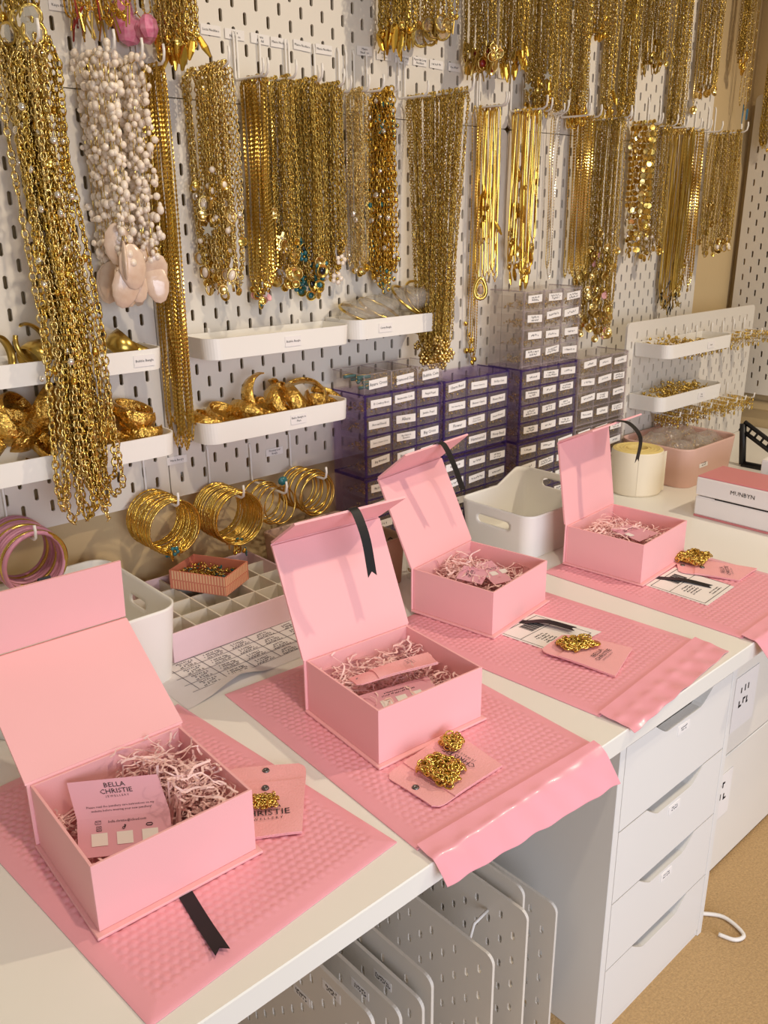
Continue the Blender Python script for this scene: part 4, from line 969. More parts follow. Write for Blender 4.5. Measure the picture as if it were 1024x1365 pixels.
# ================================================================ jewellery
def link_geo(m, P, L, W, r, mi=0, ns=8, nt=3, phase=None):
    """P: (K, 3) link centres along one strand in order; every second link is turned by a quarter"""
    K = len(P); T = np.gradient(P, axis=0); T /= np.linalg.norm(T, axis=1)[:, None] + 1e-12
    ph = (RNG.uniform(0, PI) if phase is None else phase) + (np.arange(K) % 2) * PI / 2 + RNG.normal(0, 0.35, K)
    a = np.where(np.abs(T[:, 2:3]) < 0.95, np.array([[0, 0, 1.0]]), np.array([[1.0, 0, 0]]))
    e1 = np.cross(T, a); e1 /= np.linalg.norm(e1, axis=1)[:, None] + 1e-12; e2 = np.cross(T, e1)
    U = np.cos(ph)[:, None] * e1 + np.sin(ph)[:, None] * e2; N = np.cross(T, U)
    th = np.arange(ns) * 2 * PI / ns; ps = np.arange(nt) * 2 * PI / nt
    cx, cy = (L / 2) * np.cos(th), (W / 2) * np.sin(th); rx, ry = np.cos(th), np.sin(th)
    t_ = (cx[:, None] + r * np.cos(ps) * rx[:, None]).ravel(); u_ = (cy[:, None] + r * np.cos(ps) * ry[:, None]).ravel(); n_ = (r * np.sin(ps) * np.ones((ns, 1))).ravel()
    V = P[:, None] + t_[None, :, None] * T[:, None] + u_[None, :, None] * U[:, None] + n_[None, :, None] * N[:, None]
    i, j = np.meshgrid(np.arange(ns), np.arange(nt), indexing='ij'); i2, j2 = (i + 1) % ns, (j + 1) % nt
    f = np.stack([i * nt + j, i2 * nt + j, i2 * nt + j2, i * nt + j2], -1).reshape(-1, 4)
    F = (f[None] + (np.arange(K) * ns * nt)[:, None, None]).reshape(-1, 4)
    m.add(V.reshape(-1, 3), F, mi, True)
def tube_geo(m, P, r, n=4, mi=0, twist=0.9):             # fine chain: a faceted, twisting thread
    K = len(P); T = np.gradient(P, axis=0); T /= np.linalg.norm(T, axis=1)[:, None] + 1e-12
    a = np.where(np.abs(T[:, 2:3]) < 0.95, np.array([[0, 0, 1.0]]), np.array([[1.0, 0, 0]]))
    e1 = np.cross(T, a); e1 /= np.linalg.norm(e1, axis=1)[:, None] + 1e-12; e2 = np.cross(T, e1)
    ang = np.arange(n) * 2 * PI / n + (np.arange(K) * twist)[:, None]
    V = P[:, None] + np.asarray(r).reshape(-1, 1, 1) * (np.cos(ang)[..., None] * e1[:, None] + np.sin(ang)[..., None] * e2[:, None])
    i, j = np.meshgrid(np.arange(K - 1), np.arange(n), indexing='ij'); j2 = (j + 1) % n
    F = np.stack([i * n + j, i * n + j2, (i + 1) * n + j2, (i + 1) * n + j], -1).reshape(-1, 4)
    m.add(V.reshape(-1, 3), F, mi, False)
def resample(P, step):
    d = np.r_[0, np.cumsum(np.linalg.norm(np.diff(P, axis=0), axis=1))]; n = max(3, int(d[-1] / step)); s_ = np.linspace(0, d[-1], n)
    return np.stack([np.interp(s_, d, P[:, k]) for k in range(3)], -1)
def loop_path(X, y, xb, yb, dx, zt, zb, ypush=None, sway=0.002):   # one necklace over the prong: down one side, round the bottom, up the other
    n = 26; t = np.linspace(0, 1, n); A = []
    ph = RNG.uniform(0, 6); bw = min(dx, 0.004) + RNG.uniform(0.001, 0.004)
    for sgn in (-1, 1):
        z = zt - (zt - zb) * t; w_ = dx * (1 - t ** 3) + bw * t ** 3 * np.sqrt(np.clip((z - zb) / (0.06 * (zt - zb)), 0, 1))
        w_ = w_ * np.sqrt(np.clip(t / 0.03, 0, 1))
        x = X + (xb - X) * t + sgn * w_ + sway * np.sin(t * 5 + ph); yy = y + (yb - y) * t + sway * np.cos(t * 4 + ph)
        if ypush is not None: yy = np.minimum(yy, ypush(z) + (yy - y) * 0.3 + RNG.uniform(-0.03, 0) )
        A.append(np.stack([x, yy, z], -1))
    return np.vstack([A[0], A[1][::-1][1:]])
# ---- pendants: small shared meshes, hung from z = 0 downwards
def pend_meshes():
    M_ = {}
    def disc(r, mt, rim=True, mt2=None):
        m = MB(); m.lathe([(0, 0.0008), (r * .86, 0.0008), (r * .92, 0.0013), (r, 0.0010), (r, -0.0010), (r * .92, -0.0013), (r * .86, -0.0008), (0, -0.0008)], 14, 0, (0, 0, -r - 0.002), (0.25, -1, 0.05))
        if mt2: m.lathe([(0, 0.0022), (r * .45, 0.002), (r * .55, 0.0008)], 8, 1, (0, 0, -r - 0.002), (0.25, -1, 0.05))
        m.tube(ringpts((0, 0, -0.001), 0.0016, (1, 0, 0), (0, 0, 1), 8), 0.0005, 4, 0, True); return m
    def put(k, m, *mts): M_[k] = m.mesh('pendant', [MT[q] for q in mts])
    put('coin', disc(0.0075, 0), 'gold_pale'); put('coin_big', disc(0.0105, 0, True, 1), 'gold_pale', 'gold'); put('coin_s', disc(0.0055, 0), 'gold'); put('pearl_disc', disc(0.008, 0, True, 1), 'gold', 'pearl')
    put('teal_disc', disc(0.008, 0, True, 1), 'gold', 'teal'); put('black_disc', disc(0.009, 0, True, 1), 'gold', 'black_stone'); put('pink_coin', disc(0.006, 0), 'pink_card'); put('red_coin', disc(0.010, 0, True, 1), 'gold_pale', 'red')
    m = MB(); a = np.linspace(0, 2 * PI, 17)[:-1]; m.tube(np.stack([0.0075 * np.sin(a) * (0.55 + 0.45 * (1 - np.cos(a)) / 2) , 0 * a, -0.012 + 0.011 * np.cos(a)], -1), 0.0016, 5, 0, True); m.ball((0, 0, -0.0145), 0.0042, 1, 7, 5, (1, .5, 1.2)); put('tear', m, 'gold_deep', 'gold')
    m = MB(); m.tube(np.stack([0.014 * np.sin(a) * (0.55 + 0.45 * (1 - np.cos(a)) / 2), 0 * a, -0.020 + 0.019 * np.cos(a)], -1), 0.0036, 6, 0, True); m.tube(np.stack([0.009 * np.sin(a) * (0.55 + 0.45 * (1 - np.cos(a)) / 2), 0 * a - .001, -0.021 + 0.012 * np.cos(a)], -1), 0.0014, 5, 0, True); m.ball((0, 0, -0.0225), 0.006, 1, 8, 6, (.8, .5, 1.3)); put('tear_big', m, 'gold', 'bin_brown')
    m = MB(); m.tube(ringpts((0, 0, -0.010), 0.0085, (0.72, 0.1, 0), (0, 0, 1), 14), 0.0013, 5, 0, True); m.ball((0, 0, -0.010), 0.0062, 1, 8, 6, (.72, .5, 1.15)); put('pearl_oval', m, 'gold_pale', 'pearl')
    m = MB()
    for k in range(6): q = 2 * PI * k / 6; m.ball((0.0062 * math.cos(q), 0, -0.010 + 0.0062 * math.sin(q)), 0.0036, 0, 6, 4, (1, .45, 1))
    m.ball((0, -0.0015, -0.010), 0.0030, 1, 6, 4); put('flower', m, 'gold_pale', 'gold')
    m = MB()
    for k in range(5): q = 2 * PI * k / 5; m.ball((0.0058 * math.cos(q), 0, -0.009 + 0.0058 * math.sin(q)), 0.0040, 0, 7, 4, (1, .4, 1))
    m.ball((0, -0.002, -0.009), 0.0024, 1, 6, 4); put('teal_flower', m, 'teal', 'gold')
    m = MB()
    for k in range(5): q = 2 * PI * k / 5; m.ball((0.0058 * math.cos(q), 0, -0.009 + 0.0058 * math.sin(q)), 0.0040, 0, 7, 4, (1, .4, 1))
    m.ball((0, -0.002, -0.009), 0.0024, 1, 6, 4); put('white_flower', m, 'pearl', 'gold')
    m = MB(); m.box(-0.0016, 0.0016, -0.0012, 0.0012, -0.020, 0); m.box(-0.006, 0.006, -0.0012, 0.0012, -0.0095, -0.0062); m.ball((0, -0.001, -0.008), 0.0022, 1, 6, 4); put('cross', m, 'gold_pale', 'crystal')
    m = MB()
    for q in ((0, 0), (0.0075, 0), (-0.0075, 0), (0, 0.008), (0, -0.008), (0, -0.016)): m.ball((q[0], 0, -0.012 + q[1]), 0.0042, 0, 6, 4, (.9, .5, 1)); m.ball((q[0], -0.0018, -0.012 + q[1]), 0.0018, 1, 5, 4)
    put('teal_cross', m, 'gold', 'teal')
    m = MB(); m.prism([((0.010 if k % 2 == 0 else 0.0042) * math.sin(PI * k / 5), (0.010 if k % 2 == 0 else 0.0042) * math.cos(PI * k / 5)) for k in range(10)], 0.002, (0, 0, -0.011), (1, 0, 0), (0, 0, 1)); put('star', m, 'crystal'); put('gold_star', m, 'gold_pale')
    m = MB(); m.lathe([(0, -0.030), (0.0018, -0.029), (0.0046, -0.018), (0.0036, -0.006), (0.0008, 0)], 6, smooth=False, sy=0.45); put('leaf', m, 'gold_deep')
    m = MB(); m.lathe([(0, -0.026), (0.0011, -0.0255), (0.0013, -0.002), (0, 0)], 5, smooth=False); put('bar', m, 'gold_old'); put('dark_bar', m, 'black_stone'); put('blue_bar', m, 'blue'); put('red_bar', m, 'red'); put('crystal_bar', m, 'crystal')
    m = MB(); m.lathe([(0, -0.056), (0.008, -0.053), (0.0145, -0.042), (0.0175, -0.030), (0.0155, -0.014), (0.0075, -0.003), (0, 0)], 18, sy=0.25); m.tube(ringpts((0, 0, 0.002), 0.003, (1, 0, 0), (0, 0, 1), 8), 0.0007, 4, 1, True); put('shell', m, 'shell', 'gold')
    m = MB(); m.lathe([(0, -0.024), (0.008, -0.021), (0.0115, -0.012), (0.008, -0.003), (0, 0)], 8, smooth=False, sy=0.6); m.tube(ringpts((0, 0, -0.012), 0.0122, (1, 0, 0), (0, 0, 1), 14), 0.0021, 5, 1, True); put('stone', m, 'crystal', 'gold_old')
    m = MB(); m.lathe([(0, -0.032), (0.010, -0.028), (0.0155, -0.018), (0.014, -0.006), (0.007, 0), (0, 0.001)], 7, smooth=False, sy=0.7); put('gem', m, 'pink_gem')
    m = MB(); m.ball((0, 0, -0.004), 0.004, 0); put('pearl', m, 'pearl'); m = MB(); m.ball((0, 0, -0.0045), 0.0045, 0, 6, 4, (1, .5, 1)); put('crystal', m, 'crystal')
    m = MB(); m.ball((0, 0, -0.0045), 0.0042, 0, 6, 4, (1, .6, 1.3)); put('nugget', m, 'gold_deep')
    return M_
PM = pend_meshes()
hook_cache = {}
def hook_at(label, X, Ytip, z):
    """white wire hook clipped into a pegboard slot: upright, prong along -y, upturned tip"""
    key = round(Ytip, 2)
    if key not in hook_cache:
        m = MB(); m.tube([(0, -0.0045, 0.062), (0, -0.0058, 0.060), (0, -0.0075, 0.055), (0, -0.0075, 0.004), (0, -0.010, 0.0), (0, Ytip - 0.004, -0.001), (0, Ytip - 0.010, 0.003), (0, Ytip - 0.012, 0.012), (0, Ytip - 0.011, 0.020)], 0.0019, 6); hook_cache[key] = m.mesh('hook', MT['wire_white'])
    o = bpy.data.objects.new('wire_hook', hook_cache[key]); C.objects.link(o); o.location = (X, 0, z - 0.0025); return tag(o, label, 'hook', 'white wire hooks')
def bunch(label, px0, px1, yref, ybot, n, style, mts, size=1.0, ztop=1.256, taper=1.0, pend=(), pz=(0.0, 0.25), npd=0, board='lm', ypush=None, spread=0.008, jit=0.05, hook=True, name='necklace_bunch', y1max=-0.135, cat='necklaces', group='necklace bunches on the pegboards', Xfix=None, sway=0.002, xs=0.0015):
    X = float(atY(px0, yref, -0.014)[0]) if Xfix is None else Xfix
    y1 = max(y1max, float(atX(px1, yref, X)[1])); y0 = -0.014; ym = (y0 + y1) / 2
    zb = zline(ybot, X, ym if ypush is None else float(ypush(0.7)))
    T = thing(name, label, cat, (X, ym, zb), 0, group); L0 = np.array(T.location)
    if ztop == UZ: ztop = 1.40 + 0.115 * X
    H = ztop - zb; m = MB(); ends = []; legs = []; n = int(n * {'link': 1.55, 'big': 1.5, 'fine': 1.7, 'snake': 1.6, 'pearl': 1.35, 'coins': 1.6}[style] + 0.5) if n > 3 else n; npd = int(npd * 2.1) if npd > 1 else npd
    for i in range(n):
        y = y0 + (y1 - y0) * (i + 0.5) / n + RNG.normal(0, 0.001); dx = spread * RNG.uniform(0.35, 1.0)
        zz = zb + H * abs(RNG.normal(0, jit)) * (0 if i == n // 2 else 1)
        P = loop_path(X + RNG.normal(0, xs), y, X + RNG.normal(0, xs * 2), ym + (y - ym) * taper + RNG.normal(0, 0.002), dx, ztop, zz, ypush, sway) - L0
        mi = i % len(mts)
        if style == 'link':
            L = 0.0074 * size; Q = resample(P, L * 0.74); link_geo(m, Q, L, L * 0.66, L * 0.145, mi, 6 if size < 0.9 else 8)
        elif style == 'big':
            L = 0.0105 * size; Q = resample(P, L * 0.76); link_geo(m, Q, L, L * 0.68, L * 0.135, mi)
        elif style == 'fine':
            Q = resample(P, 0.0026 * size); r = 0.00115 * size * np.where(np.arange(len(Q)) % 2, 1.25, 0.62); tube_geo(m, Q, r, 4, mi, 0.8)
        elif style == 'snake':
            Q = resample(P, 0.012); tube_geo(m, Q, np.full(len(Q), 0.0011 * size), 6, mi, 0)
        elif style == 'pearl':
            Q = resample(P, 0.0070); tube_geo(m, resample(P, 0.004), np.full(len(resample(P, 0.004)), 0.0006), 4, 1, 0.7)
            for q in Q:
                if RNG.random() < 0.86: m.ball(q + RNG.normal(0, 0.0028, 3), RNG.uniform(0.0030, 0.0052), 0, 7, 5, (1, 1, RNG.uniform(0.9, 1.3)))
        elif style == 'coins':
            Q = resample(P, 0.0115)
            for q in Q: m.lathe([(0, 0.0006), (0.0054, 0.0008), (0.0056, -0.0008), (0, -0.0006)], 10, mi, q, (RNG.normal(0, .5) - .2, -1, RNG.normal(0, .3)), False)
            tube_geo(m, resample(P, 0.005), np.full(len(resample(P, 0.005)), 0.0006), 4, 0)
        ends.append(P[len(P) // 2]); legs.append(P)
    m.build('chains' if style != 'pearl' else 'pearl_strands', [MT[q] for q in mts], T, kind='stuff')
    for k in range(npd):
        P = legs[int(RNG.integers(0, n))]; f = RNG.uniform(pz[0], pz[1]); c = len(P) // 2
        idx = int(np.clip(c + (1 if RNG.random() < .5 else -1) * f * (len(P) // 2), 0, len(P) - 1)); q = P[idx] + np.array([RNG.uniform(-0.007, 0.001), RNG.uniform(-0.004, 0.003), 0])
        if k < n and pz[0] == 0: q = ends[k]
        o = bpy.data.objects.new('pendant', PM[pend[k % len(pend)]]); C.objects.link(o); o.parent = T; o.location = q
        o.rotation_euler = (RNG.normal(0, 0.15), RNG.normal(0, 0.2), RNG.normal(-0.5, 0.5)); s_ = RNG.uniform(0.85, 1.15); o.scale = (s_, s_, s_)
    if hook: hook_at(' '.join(('white wire hook for ' + label).split()[:16]), X, y1, ztop)
    return T
UZ = 1.62
# --- middle row
push = lambda z: np.where(z < 0.93, -0.095, -0.03 - 0.065 * np.clip((1.25 - z) / 0.32, 0, 1))
bunch('very long heavy gold link chains hanging at far left over both trays', 8, 50, 75, 690, 16, 'big', ['gold', 'gold_pale'], 1.0, taper=1.0, pend=('crystal', 'nugget', 'coin_s', 'crystal'), pz=(0.2, 0.95), npd=60, board='ul', ypush=push, jit=0.10, spread=0.013, xs=0.008)
bunch('freshwater pearl strands with shell pendants, left of the pair', 104, 150, 85, 352, 6, 'pearl', ['pearl', 'gold'], pend=('shell',), npd=5, board='ul', spread=0.011, jit=0.05)
bunch('freshwater pearl strands with shell pendants, right of the pair', 152, 186, 90, 350, 5, 'pearl', ['pearl', 'gold'], pend=('shell',), npd=4, board='ul', spread=0.011, jit=0.05)
bunch('long fine gold chain strip hanging right of the pearls', 189, 215, 100, 600, 12, 'fine', ['gold_old', 'gold'], 1.15, pend=('crystal',), npd=0, board='ul', jit=0.09, spread=0.005, ypush=None)
bunch('gold link necklaces with pearl and disc charms, left of the middle board', 251, 303, 100, 385, 10, 'link', ['gold', 'gold_pale'], 1.0, pend=('pearl_disc', 'coin', 'pearl_oval', 'crystal', 'cross', 'pearl', 'coin_s', 'star'), pz=(0.0, 0.5), npd=34, board='um', jit=0.12, spread=0.012)
bunch('fine gold necklaces ending in a tiny coloured turtle charm', 322, 352, 110, 395, 11, 'fine', ['gold_old', 'gold'], 1.1, pend=('teal_disc', 'coin_s', 'pink_coin'), npd=6, board='um', jit=0.06)
bunch('gold link necklaces with plain round medallions', 352, 386, 112, 375, 9, 'link', ['gold_old', 'gold'], 0.8, pend=('coin', 'coin_big', 'cross', 'coin_s'), pz=(0, 0.25), npd=14, board='um', jit=0.09)
bunch('gold link necklaces with teal flowers and black stone medallions', 386, 424, 114, 385, 10, 'link', ['gold', 'gold_old'], 0.95, pend=('black_disc', 'teal_flower', 'coin', 'teal_disc', 'teal_flower'), pz=(0, 0.2), npd=17, board='um', jit=0.08)
bunch('gold paperclip necklaces beside the silver strand', 424, 452, 118, 365, 8, 'link', ['gold', 'gold_old'], 1.0, pend=('coin_s', 'white_flower'), npd=5, board='um', jit=0.06)
bunch('pair of thin silvery chains between gold bunches', 456, 462, 122, 355, 3, 'fine', ['silver', 'gold_pale'], 0.9, board='um')
bunch('sparse pale gold necklaces left of the amber coloured chain', 466, 486, 124, 360, 6, 'link', ['gold_pale'], 0.7, pend=('coin_s', 'crystal'), npd=6, board='um', jit=0.07)
bunch('chunky amber gold chain with crystals and a teal cross', 493, 525, 130, 372, 7, 'big', ['gold_deep'], 0.95, pend=('nugget', 'crystal', 'nugget', 'teal_cross', 'crystal', 'teal_disc'), pz=(0.0, 1.0), npd=46, board='um', jit=0.04)
bunch('very thick tapering bunch of gold chains with pale flower pendants', 543, 624, 134, 478, 22, 'link', ['gold_old', 'gold', 'gold'], 0.78, taper=0.5, pend=('flower',), npd=20, board='um', jit=0.05, y1max=-0.17)
bunch('smooth gold snake chains with one large teardrop pendant', 642, 666, 150, 380, 9, 'snake', ['gold_deep', 'gold'], 1.0, pend=('leaf', 'coin_s'), pz=(0.2, 0.5), npd=5, board='um', jit=0.15)
bunch('single gold chain with teardrop reaching the clear drawer unit', 634, 642, 152, 480, 3, 'fine', ['gold', 'gold_deep'], 1.0, pend=('nugget',), pz=(0, 0.1), npd=4, board='um', jit=0.02, hook=False)
bunch('gold bar chains with leaf pendants and one medallion', 684, 720, 152, 368, 10, 'snake', ['gold_deep', 'gold'], 1.15, pend=('leaf', 'leaf', 'nugget', 'coin_big'), pz=(0.0, 0.65), npd=16, board='um', jit=0.12)
bunch('two thin sparkling chains hanging alone before bare board', 735, 745, 160, 372, 2, 'fine', ['gold_pale', 'silver'], 1.0, board='ur', jit=0.05)
bunch('fine gold chains in a flat curtain left of the coins', 766, 792, 163, 372, 10, 'fine', ['gold', 'gold_pale'], 1.1, board='ur', jit=0.06)
bunch('gold necklaces ending in a mass of round coins', 788, 834, 166, 445, 14, 'link', ['gold_old', 'gold'], 0.75, pend=('coin', 'coin_big', 'coin', 'coin_s', 'crystal', 'pink_coin', 'coin', 'coin', 'coin_big', 'coin', 'coin_s', 'coin'), pz=(0.0, 0.45), npd=52, board='ur', jit=0.1, y1max=-0.16)
bunch('two-row coin link necklaces with crystal drops', 842, 872, 174, 340, 4, 'coins', ['gold_pale', 'gold'], 1.0, pend=('crystal_bar', 'coin_s', 'pearl'), pz=(0, 0.2), npd=12, board='ur', jit=0.12, spread=0.012)
bunch('gold link necklaces right of the coin links', 866, 896, 177, 340, 9, 'link', ['gold', 'gold_old'], 0.75, pend=('coin', 'coin_s', 'pearl'), pz=(0, 0.3), npd=10, board='ur', jit=0.1)
bunch('long smooth gold chains with dark drops and a starfish', 898, 926, 180, 405, 12, 'snake', ['gold_old', 'gold'], 1.1, pend=('dark_bar', 'bar', 'gold_star', 'dark_bar'), pz=(0, 0.1), npd=13, board='ur', jit=0.06)
bunch('bright faceted gold chains beside the starfish bunch', 914, 940, 180, 388, 8, 'fine', ['gold_pale', 'gold'], 1.3, pend=('bar', 'coin_s'), npd=6, board='ur', jit=0.08)
bunch('gold charm necklaces at the right edge of the board', 946, 990, 183, 335, 11, 'link', ['gold_old', 'gold'], 0.8, pend=('coin', 'pearl_oval', 'coin_s'), pz=(0, 0.35), npd=14, board='ur', jit=0.14, y1max=-0.12)
# --- upper row, hung from hooks above the picture
UZ = 1.62
kw = dict(ztop=UZ)
bunch('large crystal stones in gold settings at top left corner', 4, 44, 30, 60, 5, 'link', ['gold_old'], 1.1, pend=('stone', 'stone', 'nugget'), pz=(0, 0.2), npd=12, board='ul', **kw)
bunch('gold fringe necklaces with dark red bars at the top', 96, 126, 14, 24, 6, 'fine', ['gold_deep', 'gold'], 1.2, pend=('bar', 'red_bar', 'bar'), npd=9, board='ul', **kw)
bunch('gold fringe necklaces left of the pink gem', 134, 164, 14, 24, 6, 'fine', ['gold', 'gold_old'], 1.2, pend=('bar', 'nugget'), npd=8, board='ul', **kw)
bunch('raw pink gemstone pendant at the top', 172, 198, 12, 24, 3, 'fine', ['gold_pale'], 1.0, pend=('gem',), npd=3, board='ul', **kw)
bunch('chunky gold leaf chains at top, left of the bare board', 212, 258, 35, 62, 11, 'big', ['gold', 'gold_pale'], 0.9, pend=('nugget', 'coin_s', 'leaf'), pz=(0, 0.12), npd=20, board='um', jit=0.04, **kw)
bunch('clustered gold filigree drops at top middle', 506, 552, 30, 52, 10, 'big', ['gold_old', 'gold'], 0.8, pend=('nugget', 'bar', 'coin_s', 'leaf'), pz=(0, 0.12), npd=24, board='um', jit=0.04, **kw)
bunch('gold pendants with white stones at top middle', 556, 606, 18, 36, 8, 'link', ['gold'], 0.9, pend=('stone', 'nugget', 'coin', 'bar'), pz=(0, 0.1), npd=14, board='um', jit=0.03, **kw)
bunch('medallions with red enamel rings above a gold tassel', 622, 664, 30, 84, 10, 'link', ['gold_old'], 0.8, pend=('red_coin', 'coin', 'bar', 'bar', 'red_coin', 'bar', 'coin', 'bar', 'bar'), pz=(0, 0.16), npd=24, board='um', jit=0.06, **kw)
bunch('tangled gold drops right of the red medallions', 668, 704, 40, 88, 10, 'link', ['gold_old', 'gold'], 0.8, pend=('nugget', 'leaf', 'bar'), pz=(0, 0.2), npd=20, board='um', jit=0.07, **kw)
bunch('mixed gold chains with crystal star ending above the hooks', 704, 738, 80, 148, 11, 'link', ['gold', 'gold_old'], 0.8, pend=('nugget', 'star', 'leaf', 'coin_s', 'nugget'), pz=(0, 0.22), npd=22, board='um', jit=0.05, **kw)
bunch('curb chains hanging between star bunch and double rope', 738, 754, 80, 150, 6, 'link', ['gold'], 0.8, board='um', jit=0.04, **kw)
bunch('thick double rope chain ending in open teardrops', 762, 784, 80, 152, 7, 'link', ['gold', 'gold_pale'], 0.95, pend=('tear',), npd=6, board='ur', jit=0.04, **kw)
bunch('short dark gold cluster beside the double rope', 790, 812, 30, 48, 6, 'link', ['gold_old'], 0.8, pend=('nugget',), npd=8, board='ur', **kw)
bunch('gold curb chains ending in small filigree drops', 806, 820, 80, 150, 6, 'link', ['gold', 'gold_pale'], 0.85, pend=('leaf', 'nugget'), npd=6, board='ur', jit=0.03, **kw)
bunch('wide gold curb chain left of the dark cluster', 828, 848, 80, 155, 7, 'link', ['gold'], 0.95, pend=('nugget', 'bar'), npd=7, board='ur', jit=0.03, **kw)
bunch('dense old gold tassel cluster at upper right', 856, 892, 40, 84, 13, 'link', ['gold_old', 'gold'], 0.7, pend=('bar', 'coin_s', 'bar'), npd=18, board='ur', jit=0.03, **kw)
bunch('long bumpy gold chains right of the tassel cluster', 896, 918, 80, 168, 8, 'link', ['gold_old', 'gold'], 0.8, pend=('coin_s', 'flower'), npd=6, board='ur', jit=0.04, **kw)
bunch('gold chains ending in round filigree near the right edge', 932, 962, 60, 122, 9, 'link', ['gold_old', 'gold'], 0.75, pend=('coin', 'nugget'), npd=9, board='ur', jit=0.05, **kw)
bunch('single chain with one gold disc at the right', 926, 932, 100, 140, 1, 'fine', ['gold_pale'], 0.9, pend=('coin_big',), npd=1, board='ur', **kw)
# right wall bunches (hung on hooks above the picture)
for lab, px0, ybot, st, pd, k in (('gold chain with oval drop by the right-hand wall', 990, 84, 'link', ('tear',), 7), ('thin gold chain with blue tassel by the right-hand wall', 992, 150, 'fine', ('blue_bar',), 3), ('gold chains at the extreme right edge of the picture', 1018, 200, 'link', ('nugget', 'coin_s'), 8)):
    Xw = XR - 0.045
    hv = np.array([1.0, 0.0]); yc = float(atX(px0, ybot, Xw)[1]); zb = float(atX(px0, ybot, Xw)[2])
    if px0 < 1000: q_ = atY(px0, ybot, -0.023); Xw, yc, zb = float(q_[0]), -0.023, float(q_[2]); hv = np.array([0.0, 1.0])
    T = thing('necklace_bunch', lab, 'necklaces', (Xw, yc, zb), 0, 'necklaces near the right-hand wall'); m = MB()
    for i in range(k):
        P = loop_path(0, RNG.uniform(-0.014, 0.014) * (k > 3), 0, RNG.uniform(-0.015, 0.015), 0.008, 1.75 - zb, abs(RNG.normal(0, 0.015)))
        if st == 'link': link_geo(m, resample(P, 0.0058), 0.0078, 0.005, 0.0009)
        else: Q = resample(P, 0.003); tube_geo(m, Q, 0.001 * np.where(np.arange(len(Q)) % 2, 1.2, .7), 4)
    m.build('chains', MT['gold_old'], T, kind='stuff')
    MB().tube([(hv[0] * s_, hv[1] * s_, h_ - zb) for s_, h_ in ((0.0445, 1.80), (0.040, 1.80), (0.038, 1.752), (-0.02, 1.749), (-0.026, 1.755), (-0.026, 1.768))], 0.002, 6).build('hook', MT['wire_white'], T)
    for q in range(5): o = bpy.data.objects.new('pendant', PM[pd[q % len(pd)]]); C.objects.link(o); o.parent = T; o.location = (RNG.uniform(-.008, .008), RNG.uniform(-.012, .012), RNG.uniform(-0.004, 0.03))
# --- the large teardrop on the long chain
o = link('pendant', PM['tear_big']); o.name = 'teardrop_pendant'; P_ = atX(640, 372, float(atY(634, 152, -0.014)[0])); o.location = P_ - [0.012, 0.012, -0.004]; o.rotation_euler = (0, 0, -0.7); tag(o, 'large gold teardrop pendant with brown stone, left of clear unit', 'pendant')

# ---------------------------------------------------------------- paper name strips on the upper board
strips = [(281, 40, 'Lucia Necklace'), (313, 46, 'Hana|Necklace'), (347, 52, 'Hana|Medal'), (373, 57, 'Maisie Necklace'), (403, 61, 'Maisie Necklace'), (432, 66, 'Maisie Necklace'), (486, 68, 'Maisie|Necklace'), (512, 74, 'Maisie|Cross'), (536, 79, 'Paperclip Long|Necklace'), (560, 82, 'Paperclip Long|Necklace'), (582, 86, None), (606, 90, None), (628, 94, None), (652, 97, None), (672, 100, None)]
for (x_, y_, tx) in strips:
    c = atY(x_, y_, -0.0056); bd = PB['um']; L0 = np.array(bd.location); q = c - L0; tl = RNG.normal(0, 0.03); ex = np.array([1, 0, tl])
    l = MB(); l.obox(q - ex * 0.016 - [0, 0, 0.0065], ex * 0.032, (0, 0.0004, 0), (0, 0, 0.013))
    if tx:
        ln = tx.split('|')
        for i, t_ in enumerate(ln): l.text(t_, 0.0048 if len(ln) > 1 else 0.0044, q + [0, 0, (len(ln) - 1) / 2 * 0.005 - i * 0.005], ex, (0, 0, 1))
    else: scrib(l, q, ex, (0, 0, 1), 0.026, 0.003, 1, 0.004)
    l.build('name_strip', [MT['paper'], MT['ink']], bd)
for (x_, y_, bd, tx) in ((236, 613, 'lm', 'Maria Bangle'), (366, 602, 'lm', 'Floating Leaf|Bangle'), (8, 644, 'll', 'Roxy Bangle'), (83, 8, 'ul', 'Kaiya Necklace')):
    q = atY(x_, y_, -0.0056) - np.array(PB[bd].location); l = MB(); l.obox(q - [0.017, 0, 0.006], (0.034, 0, 0), (0, 0.0004, 0), (0, 0, 0.012))
    ln = tx.split('|')
    for i, t_ in enumerate(ln): l.text(t_, 0.0044, q + [0, 0, (len(ln) - 1) / 2 * 0.005 - i * 0.005], (1, 0, 0), (0, 0, 1))
    l.build('name_strip', [MT['paper'], MT['ink']], PB[bd])
# empty hooks on the upper board
HL = {318: 'left of the fine turtle charm chains', 390: 'among the crowded gold bunches under the name strips', 476: 'beside the sparse pale gold necklaces', 535: 'between amber chain and thick tapering bunch', 640: 'left of the smooth snake chains',
      700: 'above the gold bar chains', 722: 'right of the gold bar chains', 752: 'right of the lone sparkling chains', 808: 'above the coin mass necklaces', 850: 'above the two-row coin links', 884: 'left of the starfish chains', 932: 'above the bright faceted chains', 958: 'near the right edge of the board'}
for x_ in (318, 390, 476, 535, 640, 700, 722, 752, 808, 850, 884, 932, 958):
    hook_at('empty white wire hook %s' % HL[x_], float(atY(x_, 110 if x_ < 700 else 150, -0.014)[0]), -0.06, 1.256)

